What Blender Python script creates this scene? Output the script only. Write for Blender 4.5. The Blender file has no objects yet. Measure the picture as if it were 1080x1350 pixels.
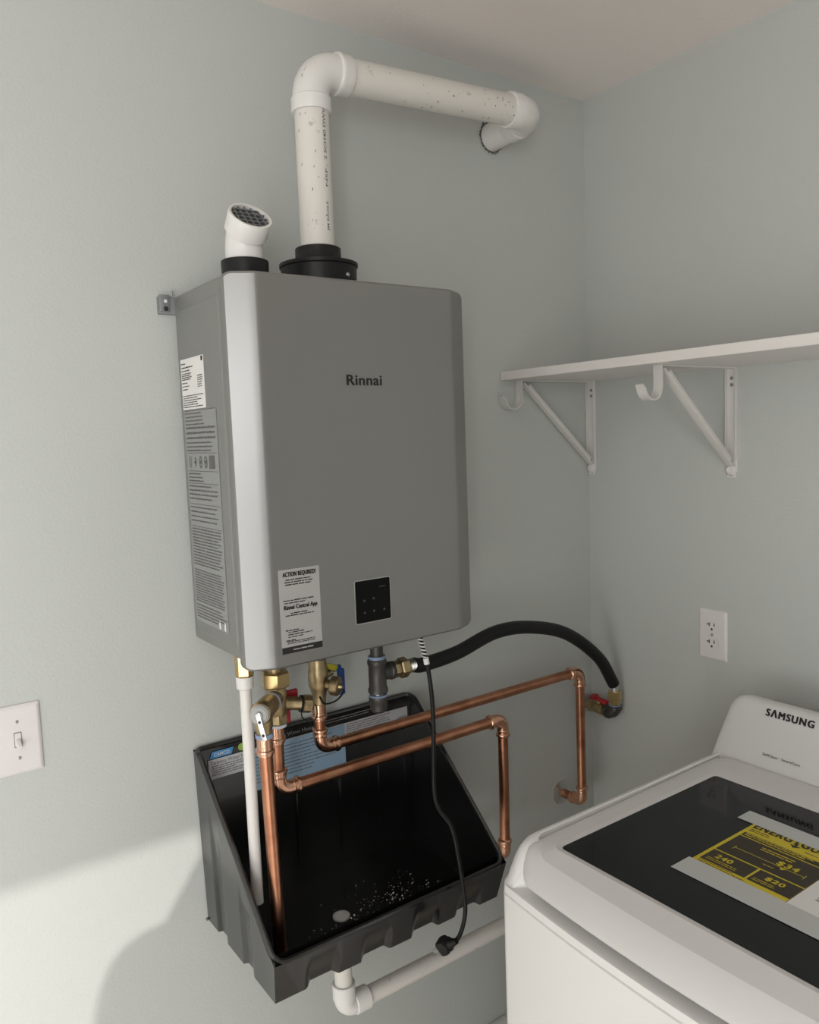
import bpy, bmesh, math, random
from mathutils import Vector, Matrix
random.seed(7)
V = Vector
PI = math.pi
scene = bpy.context.scene
C = scene.collection
ZO = 1.22                      # height of the heater's underside above the floor; z below is measured from it

# ------------------------------------------------------------------ camera
cam_d = bpy.data.cameras.new('camera'); cam = bpy.data.objects.new('camera', cam_d); C.objects.link(cam)
cam_d.sensor_fit = 'HORIZONTAL'; cam_d.sensor_width = 36.0; cam_d.lens = 36.0 * 1048.0 / 1080.0
cam_d.clip_start = 0.02; cam_d.clip_end = 200
F_ = V((0.57453398, 0.812733, -0.09682858)); R_ = V((0.81395948, -0.57976545, -0.0366331)); U_ = V((0.08591079, 0.05776759, 0.99462668))
cam.matrix_world = Matrix(((R_.x, U_.x, -F_.x, -0.4904), (R_.y, U_.y, -F_.y, -1.40274), (R_.z, U_.z, -F_.z, 0.36731 + ZO), (0, 0, 0, 1)))
scene.camera = cam

# ------------------------------------------------------------------ world, sun, daylight, added fill lamp, exposure
world = bpy.data.worlds.new('world'); scene.world = world; world.use_nodes = True
wb = world.node_tree.nodes['Background']; wb.inputs[0].default_value = (0.93, 0.97, 1.0, 1); wb.inputs[1].default_value = 1.8
sun_d = bpy.data.lights.new('sun', 'SUN'); sun_d.energy = 2.1; sun_d.angle = math.radians(0.6); sun_d.color = (1.0, 0.96, 0.90)
sun = bpy.data.objects.new('sun', sun_d); C.objects.link(sun)
SUN_DIR = V((0.45, 1.0, -0.45)).normalized()
sun.rotation_euler = SUN_DIR.to_track_quat('-Z', 'Y').to_euler(); sun.location = (-3, -6, 5)
sky_d = bpy.data.lights.new('doorway_daylight', 'AREA'); sky_d.shape = 'RECTANGLE'; sky_d.size = 0.93; sky_d.size_y = 2.1
sky_d.energy = 64; sky_d.color = (0.97, 0.985, 1.0)
sky = bpy.data.objects.new('doorway_daylight', sky_d); C.objects.link(sky)
sky.location = (-1.53, -2.69, 1.07); sky.rotation_euler = (PI / 2, 0, 0)
fill_d = bpy.data.lights.new('left_fill_light', 'AREA'); fill_d.shape = 'RECTANGLE'; fill_d.size = 1.1; fill_d.size_y = 1.2  # added fill lamp from the left, brightens washer front and right side
fill_d.energy = 10.5; fill_d.color = (1.0, 0.975, 0.94)
fill = bpy.data.objects.new('left_fill_light', fill_d); C.objects.link(fill)
fill.location = (-2.29, -1.40, 0.72); fill.rotation_euler = (PI / 2, 0, -PI / 2)
scene.view_settings.view_transform = 'Standard'; scene.view_settings.look = 'None'
scene.view_settings.gamma = 1.0; scene.view_settings.exposure = -0.35
scene.view_settings.use_curve_mapping = False

# ------------------------------------------------------------------ materials
MATS = {}
def mat(name, col, rough=0.5, metal=0.0, spec=0.5, bump=None, mottle=None, coat=0.0):
    """bump=(scale, strength, distance); mottle=(scale, colour2, lo, hi, detail)"""
    m = bpy.data.materials.new(name); m.use_nodes = True; nt = m.node_tree; b = nt.nodes['Principled BSDF']
    b.inputs['Base Color'].default_value = (*col, 1); b.inputs['Roughness'].default_value = rough
    b.inputs['Metallic'].default_value = metal; b.inputs['Specular IOR Level'].default_value = spec
    b.inputs['Coat Weight'].default_value = coat
    if bump or mottle: tc = nt.nodes.new('ShaderNodeTexCoord')
    if mottle:
        n = nt.nodes.new('ShaderNodeTexNoise'); n.inputs['Scale'].default_value = mottle[0]; n.inputs['Detail'].default_value = mottle[4]
        r = nt.nodes.new('ShaderNodeValToRGB'); r.color_ramp.elements[0].position = mottle[2]; r.color_ramp.elements[1].position = mottle[3]
        r.color_ramp.elements[0].color = (*mottle[1], 1); r.color_ramp.elements[1].color = (*col, 1)
        nt.links.new(tc.outputs['Object'], n.inputs['Vector']); nt.links.new(n.outputs['Fac'], r.inputs[0]); nt.links.new(r.outputs[0], b.inputs['Base Color'])
    if bump:
        n = nt.nodes.new('ShaderNodeTexNoise'); n.inputs['Scale'].default_value = bump[0]; n.inputs['Detail'].default_value = 3
        k = nt.nodes.new('ShaderNodeBump'); k.inputs['Strength'].default_value = bump[1]; k.inputs['Distance'].default_value = bump[2]
        nt.links.new(tc.outputs['Object'], n.inputs['Vector']); nt.links.new(n.outputs['Fac'], k.inputs['Height']); nt.links.new(k.outputs[0], b.inputs['Normal'])
    MATS[name] = m; return m
mat('wall_paint', (0.550, 0.566, 0.542), 0.55, spec=0.35, bump=(190, 0.36, 0.002))
mat('ceiling_paint', (0.86, 0.80, 0.76), 0.8, spec=0.2, bump=(120, 0.3, 0.002))
mat('white_trim', (0.75, 0.74, 0.71), 0.4)
mat('floor_vinyl', (0.76, 0.70, 0.63), 0.45, mottle=(6, (0.68, 0.62, 0.55), 0.35, 0.65, 6))
mat('concrete', (0.55, 0.53, 0.49), 0.8, mottle=(3, (0.45, 0.43, 0.4), 0.3, 0.7, 8))
mat('cover_silver', (0.315, 0.31, 0.30), 0.38, 0.75)
mat('body_silver', (0.315, 0.315, 0.305), 0.45, 0.6)
mat('dark_gap', (0.02, 0.02, 0.02), 0.6)
mat('steel', (0.62, 0.62, 0.60), 0.28, 1.0)
mat('grey_steel', (0.30, 0.31, 0.31), 0.45, 0.7)
mat('pvc', (0.78, 0.74, 0.69), 0.38, mottle=(55, (0.52, 0.47, 0.42), 0.27, 0.36, 6))
mat('pvc_fitting', (0.82, 0.795, 0.765), 0.3)
mat('print_grey', (0.13, 0.125, 0.12), 0.7)
mat('ink', (0.015, 0.014, 0.013), 0.6)
mat('label_grey', (0.42, 0.415, 0.405), 0.5)
mat('paper_white', (0.82, 0.80, 0.78), 0.55)
mat('label_dim', (0.30, 0.305, 0.30), 0.5)
mat('black_glass', (0.004, 0.004, 0.004), 0.2, spec=0.12)
mat('icon_grey', (0.05, 0.05, 0.05), 0.5)
mat('black_plastic', (0.010, 0.010, 0.010), 0.42, spec=0.32)
mat('pan_plastic', (0.006, 0.006, 0.006), 0.25, spec=0.8, coat=0.25)
mat('pan_print', (0.25, 0.25, 0.25), 0.6)
mat('label_paper', (0.60, 0.60, 0.62), 0.5)
mat('film_blue', (0.30, 0.44, 0.58), 0.35)
mat('logo_blue', (0.08, 0.30, 0.60), 0.5)
mat('logo_green', (0.33, 0.52, 0.10), 0.5)
mat('copper', (0.56, 0.27, 0.165), 0.30, 1.0, mottle=(30, (0.40, 0.17, 0.10), 0.30, 0.60, 5))
mat('copper_bright', (0.74, 0.42, 0.29), 0.24, 1.0)
mat('brass', (0.52, 0.405, 0.235), 0.40, 1.0, mottle=(60, (0.36, 0.275, 0.16), 0.35, 0.6, 4))
mat('brass_nut', (0.68, 0.50, 0.245), 0.28, 1.0)
mat('seal_white', (0.72, 0.75, 0.82), 0.5)
mat('seal_blue', (0.26, 0.34, 0.50), 0.45)
mat('iron', (0.085, 0.080, 0.075), 0.42, 0.55, bump=(220, 0.4, 0.001))
mat('rubber', (0.008, 0.008, 0.008), 0.5, spec=0.3)
mat('handle_red', (0.42, 0.02, 0.03), 0.4)
mat('handle_blue', (0.02, 0.08, 0.32), 0.4)
mat('handle_yellow', (0.55, 0.47, 0.03), 0.45)
mat('clear_tag', (0.75, 0.76, 0.77), 0.25)
mat('shelf_melamine', (0.78, 0.74, 0.71), 0.4)
mat('bracket_white', (0.74, 0.71, 0.68), 0.4)
mat('plate_white', (0.76, 0.72, 0.71), 0.35)
mat('slot_dark', (0.03, 0.025, 0.02), 0.6)
mat('washer_white', (0.88, 0.86, 0.85), 0.28, coat=0.2)
mat('washer_top', (0.72, 0.70, 0.69), 0.33)
mat('tint_base', (0.012, 0.012, 0.012), 0.5)
mat('tub_plastic', (0.16, 0.165, 0.165), 0.5)
mat('energy_yellow', (0.66, 0.53, 0.02), 0.5)
mat('energy_black', (0.035, 0.026, 0.014), 0.55)
mat('tape', (0.55, 0.56, 0.55), 0.3)
mat('flake', (0.72, 0.71, 0.69), 0.4, 0.3)
mat('drain_grey', (0.52, 0.52, 0.51), 0.45)
mat('cloth_dark', (0.05, 0.05, 0.06), 0.8)
mat('skin', (0.5, 0.32, 0.24), 0.5)
def glass_mat():
    m = bpy.data.materials.new('tinted_glass'); m.use_nodes = True; nt = m.node_tree; b = nt.nodes['Principled BSDF']
    b.inputs['Base Color'].default_value = (0.004, 0.0045, 0.0045, 1); b.inputs['Roughness'].default_value = 0.06
    t = nt.nodes.new('ShaderNodeBsdfTransparent'); t.inputs[0].default_value = (0.62, 0.64, 0.64, 1)
    mx = nt.nodes.new('ShaderNodeMixShader'); mx.inputs[0].default_value = 0.72; o = nt.nodes['Material Output']
    nt.links.new(t.outputs[0], mx.inputs[1]); nt.links.new(b.outputs[0], mx.inputs[2]); nt.links.new(mx.outputs[0], o.inputs[0])
    MATS['tinted_glass'] = m
glass_mat()

# ------------------------------------------------------------------ mesh helpers
def frame(d):
    d = V(d).normalized(); a = V((0, 0, 1)) if abs(d.z) < 0.9 else V((1, 0, 0))
    u = d.cross(a).normalized(); return d, u, d.cross(u).normalized()
class MB:
    def __init__(s): s.v = []; s.f = []
    def add(s, vs, fs):
        o = len(s.v); s.v += [V(p) for p in vs]; s.f += [tuple(i + o for i in f) for f in fs]; return s
    def box(s, x0, x1, y0, y1, z0, z1, r=0.0, seg=2):
        bm = bmesh.new(); bmesh.ops.create_cube(bm, size=1)
        for v in bm.verts: v.co = V(((x0 + x1) / 2 + v.co.x * (x1 - x0), (y0 + y1) / 2 + v.co.y * (y1 - y0), (z0 + z1) / 2 + v.co.z * (z1 - z0)))
        if r > 0: bmesh.ops.bevel(bm, geom=bm.edges[:], offset=r, segments=seg, profile=0.5, affect='EDGES')
        bm.verts.index_update(); s.add([v.co.copy() for v in bm.verts], [tuple(v.index for v in f.verts) for f in bm.faces]); bm.free(); return s
    def obox(s, c, ax, ay, az, sx, sy, sz, r=0.0):
        t = MB().box(-sx / 2, sx / 2, -sy / 2, sy / 2, -sz / 2, sz / 2, r); ax, ay, az = V(ax), V(ay), V(az); c = V(c)
        return s.add([c + ax * p.x + ay * p.y + az * p.z for p in t.v], t.f)
    def lathe(s, p, d, prof, n=24, rot=0.0, cap=True):
        """prof: list of (t, r) along direction d from p"""
        d, u, w = frame(d); p = V(p); vs = []; fs = []
        for t, r in prof:
            for k in range(n):
                a = rot + 2 * PI * k / n; vs.append(p + d * t + (u * math.cos(a) + w * math.sin(a)) * r)
        for i in range(len(prof) - 1):
            for k in range(n):
                k2 = (k + 1) % n; fs.append((i * n + k, i * n + k2, (i + 1) * n + k2, (i + 1) * n + k))
        if cap: fs.append(tuple(reversed(range(n)))); fs.append(tuple((len(prof) - 1) * n + k for k in range(n)))
        return s.add(vs, fs)
    def cyl(s, a, b, r, n=24, r2=None):
        a, b = V(a), V(b); L = (b - a).length; return s.lathe(a, b - a, [(0, r), (L, r if r2 is None else r2)], n)
    def hexn(s, a, b, r, rot=0.0):
        a, b = V(a), V(b); L = (b - a).length; c = min(0.0025, L * 0.2)
        return s.lathe(a, b - a, [(0, r - c), (c, r), (L - c, r), (L, r - c)], 6, rot)
    def tube(s, path, r, n=16, cap=True):
        P = [V(p) for p in path]; rs = r if isinstance(r, (list, tuple)) else [r] * len(P); vs = []; fs = []; u = None
        for i, p in enumerate(P):
            t = (P[min(i + 1, len(P) - 1)] - P[max(i - 1, 0)]).normalized()
            if u is None: _, u, w = frame(t)
            else: u = (u - t * u.dot(t)).normalized(); w = t.cross(u)
            for k in range(n):
                a = 2 * PI * k / n; vs.append(p + (u * math.cos(a) + w * math.sin(a)) * rs[i])
        for i in range(len(P) - 1):
            for k in range(n):
                k2 = (k + 1) % n; fs.append((i * n + k, i * n + k2, (i + 1) * n + k2, (i + 1) * n + k))
        if cap: fs.append(tuple(reversed(range(n)))); fs.append(tuple((len(P) - 1) * n + k for k in range(n)))
        return s.add(vs, fs)
    def prism(s, poly, o, ax, ay, az, depth):
        """2-D polygon in (ax, ay) at o, extruded by depth along az"""
        o, ax, ay, az = V(o), V(ax), V(ay), V(az); n = len(poly)
        vs = [o + ax * a + ay * b for a, b in poly] + [o + ax * a + ay * b + az * depth for a, b in poly]
        fs = [tuple(reversed(range(n))), tuple(range(n, 2 * n))] + [(i, (i + 1) % n, n + (i + 1) % n, n + i) for i in range(n)]
        return s.add(vs, fs)
    def loft(s, rings, cap0=True, cap1=True, closed=True):
        n = len(rings[0]); vs = [p for r in rings for p in r]; fs = []
        for i in range(len(rings) - 1):
            for k in range(n if closed else n - 1):
                k2 = (k + 1) % n; fs.append((i * n + k, i * n + k2, (i + 1) * n + k2, (i + 1) * n + k))
        if cap0: fs.append(tuple(reversed(range(n))))
        if cap1: fs.append(tuple((len(rings) - 1) * n + k for k in range(n)))
        return s.add(vs, fs)
    def build(s, name, m, parent=None, ang=35, fix=True):
        o0 = parent_loc(parent); me = bpy.data.meshes.new(name)
        me.from_pydata([p + V((0, 0, ZO)) - o0 for p in s.v], [], s.f); me.update()
        if fix:
            bm = bmesh.new(); bm.from_mesh(me); bmesh.ops.recalc_face_normals(bm, faces=bm.faces[:]); bm.to_mesh(me); bm.free()
        for p in me.polygons: p.use_smooth = True
        me.set_sharp_from_angle(angle=math.radians(ang)); me.materials.append(MATS[m])
        o = bpy.data.objects.new(name, me); C.objects.link(o)
        if parent: o.parent = parent
        return o
def parent_loc(p):
    l = V((0, 0, 0))
    while p: l = l + V(p.location); p = p.parent
    return l
def tag(o, label, cat, group=None, kind=None):
    if label: o['label'] = label
    if cat: o['category'] = cat
    if group: o['group'] = group
    if kind: o['kind'] = kind
    return o
def thing(name, loc, label, cat, group=None):
    o = bpy.data.objects.new(name, None); C.objects.link(o); o.location = (loc[0], loc[1], loc[2] + ZO); o.empty_display_size = 0.02
    return tag(o, label, cat, group)
def stuff(o): o['kind'] = 'stuff'; return o
def struct(o): o['kind'] = 'structure'; return o
def rrect(x0, x1, y0, y1, r, n=6):
    pts = []
    for cx, cy, a0 in ((x1 - r, y1 - r, 0), (x0 + r, y1 - r, PI / 2), (x0 + r, y0 + r, PI), (x1 - r, y0 + r, 1.5 * PI)):
        for k in range(n + 1):
            a = a0 + PI / 2 * k / n; pts.append((cx + r * math.cos(a), cy + r * math.sin(a)))
    return pts
def catmull(pts, n=8):
    P = [V(p) for p in pts]; P = [P[0] * 2 - P[1]] + P + [P[-1] * 2 - P[-2]]; out = []
    for i in range(1, len(P) - 2):
        for k in range(n):
            t = k / n; a, b, c, d = P[i - 1], P[i], P[i + 1], P[i + 2]
            out.append(0.5 * ((2 * b) + (c - a) * t + (2 * a - 5 * b + 4 * c - d) * t * t + (3 * b - a - 3 * c + d) * t ** 3))
    out.append(P[-2]); return out
def arc_corner(c, a, b, R, n=8):
    """points of a fillet of radius R at corner c between unit directions a (arriving) and b (leaving)"""
    c, a, b = V(c), V(a).normalized(), V(b).normalized(); th = a.angle(b); L = R * math.tan(th / 2)
    nrm = (b - a * a.dot(b)).normalized(); o = c - a * L + nrm * R
    return [o + (-nrm * math.cos(th * k / n) + a * math.sin(th * k / n)) * R for k in range(n + 1)], L
_txt = {}
def text2d(s, bold=0.0, spacing=1.0):
    k = (s, bold, spacing)
    if k in _txt: return _txt[k]
    cu = bpy.data.curves.new('txt', 'FONT'); cu.body = s; cu.size = 1; cu.offset = bold; cu.space_character = spacing; cu.resolution_u = 3; cu.fill_mode = 'FRONT' if hasattr(cu, 'fill_mode') else 'BOTH'
    ob = bpy.data.objects.new('txt', cu); C.objects.link(ob); dg = bpy.context.evaluated_depsgraph_get(); dg.update()
    me = bpy.data.meshes.new_from_object(ob.evaluated_get(dg)); vs = [(v.co.x, v.co.y) for v in me.vertices]; fs = [tuple(p.vertices) for p in me.polygons]
    bpy.data.objects.remove(ob); bpy.data.curves.remove(cu); bpy.data.meshes.remove(me)
    x0 = min(v[0] for v in vs); x1 = max(v[0] for v in vs); y0 = min(v[1] for v in vs); y1 = max(v[1] for v in vs)
    _txt[k] = ([((a - x0) / (x1 - x0), (b - y0) / (y1 - y0)) for a, b in vs], fs, (x1 - x0) / (y1 - y0)); return _txt[k]
def text_on(mb, s, o, ax, ay, w, h, bold=0.0, lift=0.0004, spacing=1.0):
    """lettering that fills w x h, lower left corner at o"""
    vs, fs, _ = text2d(s, bold, spacing); o, ax, ay = V(o), V(ax), V(ay); n = ax.cross(ay)
    return mb.add([o + ax * a * w + ay * b * h + n * lift for a, b in vs], fs)
def bold_on(mb, s, o, ax, ay, w, h, dx, lift=0.0004, spacing=1.1, dy=0.0):
    k = 0
    for a in (-1, 0, 1):
        for b in ((-1, 1) if dy else (0,)): text_on(mb, s, V(o) + V(ax) * a * dx + V(ay) * b * dy, ax, ay, w, h, 0.0, lift + k * 0.00006, spacing); k += 1
    return mb
def quad_on(mb, o, ax, ay, w, h, lift=0.0004):
    o, ax, ay = V(o), V(ax), V(ay); n = ax.cross(ay) * lift
    return mb.add([o + n, o + ax * w + n, o + ax * w + ay * h + n, o + ay * h + n], [(0, 1, 2, 3)])
def lines_on(mb, o, ax, ay, w, y0, y1, pitch, h, rnd=0.25, lift=0.0004, indent=0.0, words=True):
    y = y1
    while y - h >= y0:
        x = indent; end = w * (1 - random.random() * rnd)
        while x < end:
            L = random.uniform(0.004, 0.014) * (1 if words else 9); L = min(L, end - x)
            quad_on(mb, V(o) + V(ax) * x + V(ay) * (y - h), ax, ay, L, h * random.uniform(0.75, 1.0), lift); x += L + 0.0012
        y -= pitch
    return mb
X, Y, Z = V((1, 0, 0)), V((0, 1, 0)), V((0, 0, 1))
XR = 1.0713; H = 1.1693; FL = -ZO; XL = -2.3; YF = -2.7

# ------------------------------------------------------------------ the room
struct(MB().box(XL - 0.12, XR + 0.12, YF - 0.12, 0.12, FL - 0.1, FL).build('floor', 'floor_vinyl'))
struct(MB().box(XL - 0.12, XR + 0.12, YF - 0.12, 0.12, H, H + 0.1).build('ceiling', 'ceiling_paint'))
struct(MB().box(XL - 0.12, XR + 0.12, 0, 0.12, FL, H).build('wall_back', 'wall_paint'))
struct(MB().box(XR, XR + 0.12, YF - 0.12, 0, FL, H).build('wall_right', 'wall_paint'))
WY_0, WY_1, WZ_0, WZ_1 = -1.95, -0.85, 0.12 - ZO, 1.32 - ZO
wl_ = MB(); wl_.box(XL - 0.12, XL, YF - 0.12, WY_0, FL, H); wl_.box(XL - 0.12, XL, WY_1, 0, FL, H); wl_.box(XL - 0.12, XL, WY_0, WY_1, FL, WZ_0); wl_.box(XL - 0.12, XL, WY_0, WY_1, WZ_1, H)
struct(wl_.build('wall_left', 'wall_paint'))
wfr = MB(); wfr.box(XL - 0.08, XL - 0.03, WY_0, WY_0 + 0.045, WZ_0, WZ_1); wfr.box(XL - 0.08, XL - 0.03, WY_1 - 0.045, WY_1, WZ_0, WZ_1); wfr.box(XL - 0.08, XL - 0.03, WY_0 + 0.045, WY_1 - 0.045, WZ_0, WZ_0 + 0.045); wfr.box(XL - 0.08, XL - 0.03, WY_0 + 0.045, WY_1 - 0.045, WZ_1 - 0.045, WZ_1)
struct(wfr.build('added_window_1', 'white_trim'))  # unseen window, opening and frame added to go with the left fill lamp
DX0, DX1, DH = -2.0, -1.045, 2.134 - ZO
wf = MB(); wf.box(XL, DX0, YF - 0.12, YF, FL, H); wf.box(DX1, XR, YF - 0.12, YF, FL, H); wf.box(DX0, DX1, YF - 0.12, YF, DH, H)
struct(wf.build('wall_front', 'wall_paint'))
struct(MB().box(XL, XR, -0.014, 0, FL, FL + 0.142, 0.004).build('baseboard_back', 'white_trim'))
struct(MB().box(XR - 0.014, XR, YF, -0.0145, FL, FL + 0.142, 0.004).build('baseboard_right', 'white_trim'))
struct(MB().box(XL - 8, XR + 8, YF - 14, YF - 0.13, FL - 0.2, FL - 0.1).build('ground', 'concrete'))

# ------------------------------------------------------------------ tankless water heater
HW, HH = 0.4695, 0.625
ht = thing('tankless_water_heater', (HW / 2, -0.12, 0), 'silver grey tankless water heater hung on the back wall above the black drain pan', 'water heater')
body = MB().box(0.004, HW - 0.004, -0.224, -0.012, 0.0135, 0.622, 0.007, 3).build('body', 'body_silver', ht)
sp = MB(); rings = []
for off, lx in ((0.0, 0.0045), (0.0025, 0.0028), (0.006, 0.0022)):
    rings.append([V((lx, b, c)) for b, c in rrect(-0.213 + off, -0.028 - off, 0.03 + off, 0.597 - off, 0.014 - off * 0.8)])
sp.loft(rings, True, True); sp.build('side_panel', 'body_silver', ht, 25)
# labels on the left side: white rating plate and a long transparent caution sheet
def side_o(y, z): return V((0.0013, y, z))
A_ = -Y                                        # text on the left side runs towards the viewer
lab = MB().box(0.0014, 0.0021, -0.139, -0.034, 0.424, 0.510).build('rating_label', 'paper_white', ht)
m = MB(); o = side_o(-0.038, 0.424)
for yy, w_, hh in ((0.079, 0.022, 0.0022), (0.0725, 0.055, 0.0022), (0.067, 0.04, 0.002)): lines_on(m, o, A_, Z, w_, yy - hh - 1e-4, yy, 0.01, hh, 0.05)
lines_on(m, o, A_, Z, 0.048, 0.048, 0.062, 0.0033, 0.0018, 0.2); lines_on(m, o, A_, Z, 0.034, 0.03, 0.046, 0.0055, 0.0016, 0.3)
lines_on(m, o + A_ * 0.072, A_, Z, 0.024, 0.032, 0.055, 0.0036, 0.0015, 0.3); lines_on(m, o, A_, Z, 0.095, 0.003, 0.024, 0.0038, 0.0015, 0.3)
quad_on(m, o + A_ * 0.092 + Z * 0.077, A_, Z, 0.007, 0.0075)
stuff(m.build('rating_print', 'ink', lab))
cau = MB(); cau.add([(0.00215, -0.036, 0.052), (0.00215, -0.181, 0.052), (0.00215, -0.181, 0.421), (0.00215, -0.036, 0.421)], [(0, 1, 2, 3)])
cau.add([(0.0016, -0.036, 0.052), (0.0016, -0.181, 0.052), (0.0016, -0.181, 0.421), (0.0016, -0.036, 0.421)], [(3, 2, 1, 0)])
cau = cau.build('caution_label', 'label_dim', ht, fix=False)
m = MB(); o = side_o(-0.042, 0.052); m_ = lambda a, b, p, h, w=0.132, r=0.25: lines_on(m, o, A_, Z, w, a, b, p, h, r, 0.0003)
m_(0.345, 0.366, 0.0062, 0.0022, 0.09, 0.2); m_(0.318, 0.342, 0.0085, 0.0036, 0.132, 0.03); m_(0.30, 0.316, 0.0065, 0.0024)
for k in range(5):
    c = o + A_ * (0.006 + k * 0.023) + Z * 0.272
    if k == 4: quad_on(m, c - Z * 0.001, A_, Z, 0.024, 0.022, 0.0003)
    elif k in (2, 3):
        for a in range(16):
            t0, t1 = 2 * PI * a / 16, 2 * PI * (a + 1) / 16; q = lambda t, r: c + A_ * (0.008 + r * 0.6 * math.cos(t)) + Z * (0.010 + r * math.sin(t)) + V((-0.0003, 0, 0))
            m.add([q(t0, 0.0105), q(t1, 0.0105), q(t1, 0.0072), q(t0, 0.0072)], [(0, 1, 2, 3)])
        quad_on(m, c + A_ * 0.005 + Z * 0.007, A_, Z, 0.006, 0.006, 0.0003)
    elif k == 1: quad_on(m, c + A_ * 0.005 + Z * 0.002, A_, Z, 0.003, 0.016, 0.0003); quad_on(m, c + A_ * 0.002 + Z * 0.008, A_, Z, 0.009, 0.003, 0.0003)
    else: quad_on(m, c + A_ * 0.002, A_, Z, 0.002, 0.02, 0.0003); quad_on(m, c + A_ * 0.009, A_, Z, 0.0015, 0.02, 0.0003)
m_(0.247, 0.263, 0.006, 0.0024, 0.07); m_(0.212, 0.242, 0.0072, 0.0028); m_(0.172, 0.205, 0.0078, 0.0024); m_(0.098, 0.167, 0.0052, 0.0024, 0.134, 0.15)
m_(0.035, 0.094, 0.0046, 0.0022, 0.134, 0.12); m_(0.006, 0.031, 0.0052, 0.0022, 0.134, 0.3)
for zz in (0.369, 0.297, 0.266, 0.245, 0.209, 0.17): quad_on(m, o + Z * zz, A_, Z, 0.134, 0.0008, 0.0003)
stuff(m.build('caution_print', 'print_grey', cau))
m = MB()
for k, w_ in ((0.100, 0.007), (0.122, 0.007)): quad_on(m, side_o(-0.042 - k, 0.054), A_, Z, w_, 0.014, 0.0003)
m.build('caution_stamp', 'paper_white', cau)
# front cover: shallow chamfers left and right, rounded corners, small radius at top and bottom
CR = 0.014
xs = [0.0, 0.0008, 0.0025, 0.005, 0.009, CR, 0.022, 0.032, 0.0425, 0.0447, 0.0475, 0.051]
xs = xs + [0.1, 0.17, 0.235, 0.3, 0.37] + [HW - x for x in reversed(xs)]
def cover_y(x):
    x = min(x, HW - x)
    if x < 0.0025: return -0.2335 - 0.0065 * math.sin(PI / 2 * x / 0.0025)
    if x < 0.0425: return -0.240 - 0.0205 * (x - 0.0025) / 0.04
    if x < 0.051: t = (x - 0.0425) / 0.0085; return -0.2605 - 0.0015 * (1 - (1 - t) ** 2)
    return -0.262
def cover_in(x):
    x = min(x, HW - x); return CR - math.sqrt(max(0, CR * CR - (CR - min(x, CR)) ** 2))
cols = []
for x in xs:
    i_ = cover_in(x); z0, z1 = i_, HH - i_; y = cover_y(x); col = [V((x, -0.2245, z0 + 0.0005))]
    for dz, dy in ((0, 0.005), (0.0012, 0.0022), (0.004, 0)): col.append(V((x, y + dy, z0 + dz)))
    for t in (0.2, 0.4, 0.6, 0.8): col.append(V((x, y, z0 + 0.004 + (z1 - z0 - 0.008) * t)))
    for dz, dy in ((0.004, 0), (0.0012, 0.0022), (0, 0.005)): col.append(V((x, y + dy, z1 - dz)))
    col.append(V((x, -0.2245, z1 - 0.0005))); cols.append(col)
cv = MB(); n = len(cols[0]); cv.v = [p for c in cols for p in c]
for i in range(len(cols) - 1):
    for k in range(n - 1): cv.f.append((i * n + k, (i + 1) * n + k, (i + 1) * n + k + 1, i * n + k + 1))
cv.f.append(tuple(k for k in range(n))); cv.f.append(tuple((len(cols) - 1) * n + k for k in reversed(range(n))))
cover = cv.build('front_cover', 'cover_silver', ht, 18)
MB().box(0.006, HW - 0.006, -0.2255, -0.222, 0.012, 0.615).build('seam_gap_shade', 'dark_gap', ht)  # near-black slab, colour stands in for shade in the gap behind the cover
m = MB(); bold_on(m, 'Rinnai', (0.199, -0.262, 0.4525), X, Z, 0.0685, 0.0170, 0.0007, 0.0004, 1.05, 0.0003); m.build('logo_lettering', 'ink', cover)
dp = MB().prism(rrect(0.197, 0.2675, 0.0495, 0.1225, 0.0025), (0, -0.262, 0), X, Z, -Y, 0.0012).build('display_panel', 'black_glass', cover)
MB().prism(rrect(0.1955, 0.269, 0.048, 0.124, 0.0035), (0, -0.2619, 0), X, Z, -Y, 0.0006).build('display_bezel', 'steel', cover)
m = MB(); po = V((0.197, -0.2632, 0.0495))
for a, b in ((0.017, 0.017), (0.036, 0.018), (0.057, 0.018), (0.017, 0.038), (0.036, 0.040)):
    m.lathe(po + X * a + Z * b, -Y, [(0, 0.0022), (0.0002, 0.0022)], 10)
quad_on(m, po + X * 0.048 + Z * 0.058, X, Z, 0.013, 0.0016, 0.0002); m.build('touch_icon', 'icon_grey', dp)
al = MB().box(0.056, 0.1295, -0.2626, -0.2619, 0.0235, 0.160).build('notice_label', 'label_grey', cover)
m = MB(); o = V((0.056, -0.2626, 0.0235))
bold_on(m, 'ACTION REQUIRED!', o + X * 0.0075 + Z * 0.1235, X, Z, 0.059, 0.0085, 0.0004, 0.0003, 1.1, 0.0002); m.build('notice_title', 'ink', al); m = MB()
for z1, ind, w_ in ((0.1205, 0.012, 0.060), (0.1165, 0.010, 0.062), (0.1125, 0.011, 0.06), (0.087, 0.006, 0.062), (0.083, 0.008, 0.046), (0.066, 0.018, 0.05), (0.0625, 0.009, 0.062)):
    lines_on(m, o, X, Z, w_, z1 - 0.0022, z1, 0.01, 0.0019, 0.04, 0.0003, ind)
m2 = MB(); bold_on(m2, 'Rinnai Central App', o + X * 0.007 + Z * 0.0695, X, Z, 0.060, 0.0088, 0.0004, 0.0003, 1.05, 0.0002); m2.build('notice_heading', 'ink', al)
lines_on(m, o, X, Z, 0.032, 0.036, 0.0385, 0.01, 0.002, 0.0, 0.0003, 0.008); lines_on(m, o, X, Z, 0.058, 0.0245, 0.035, 0.0038, 0.0017, 0.4, 0.0003, 0.012)
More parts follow.
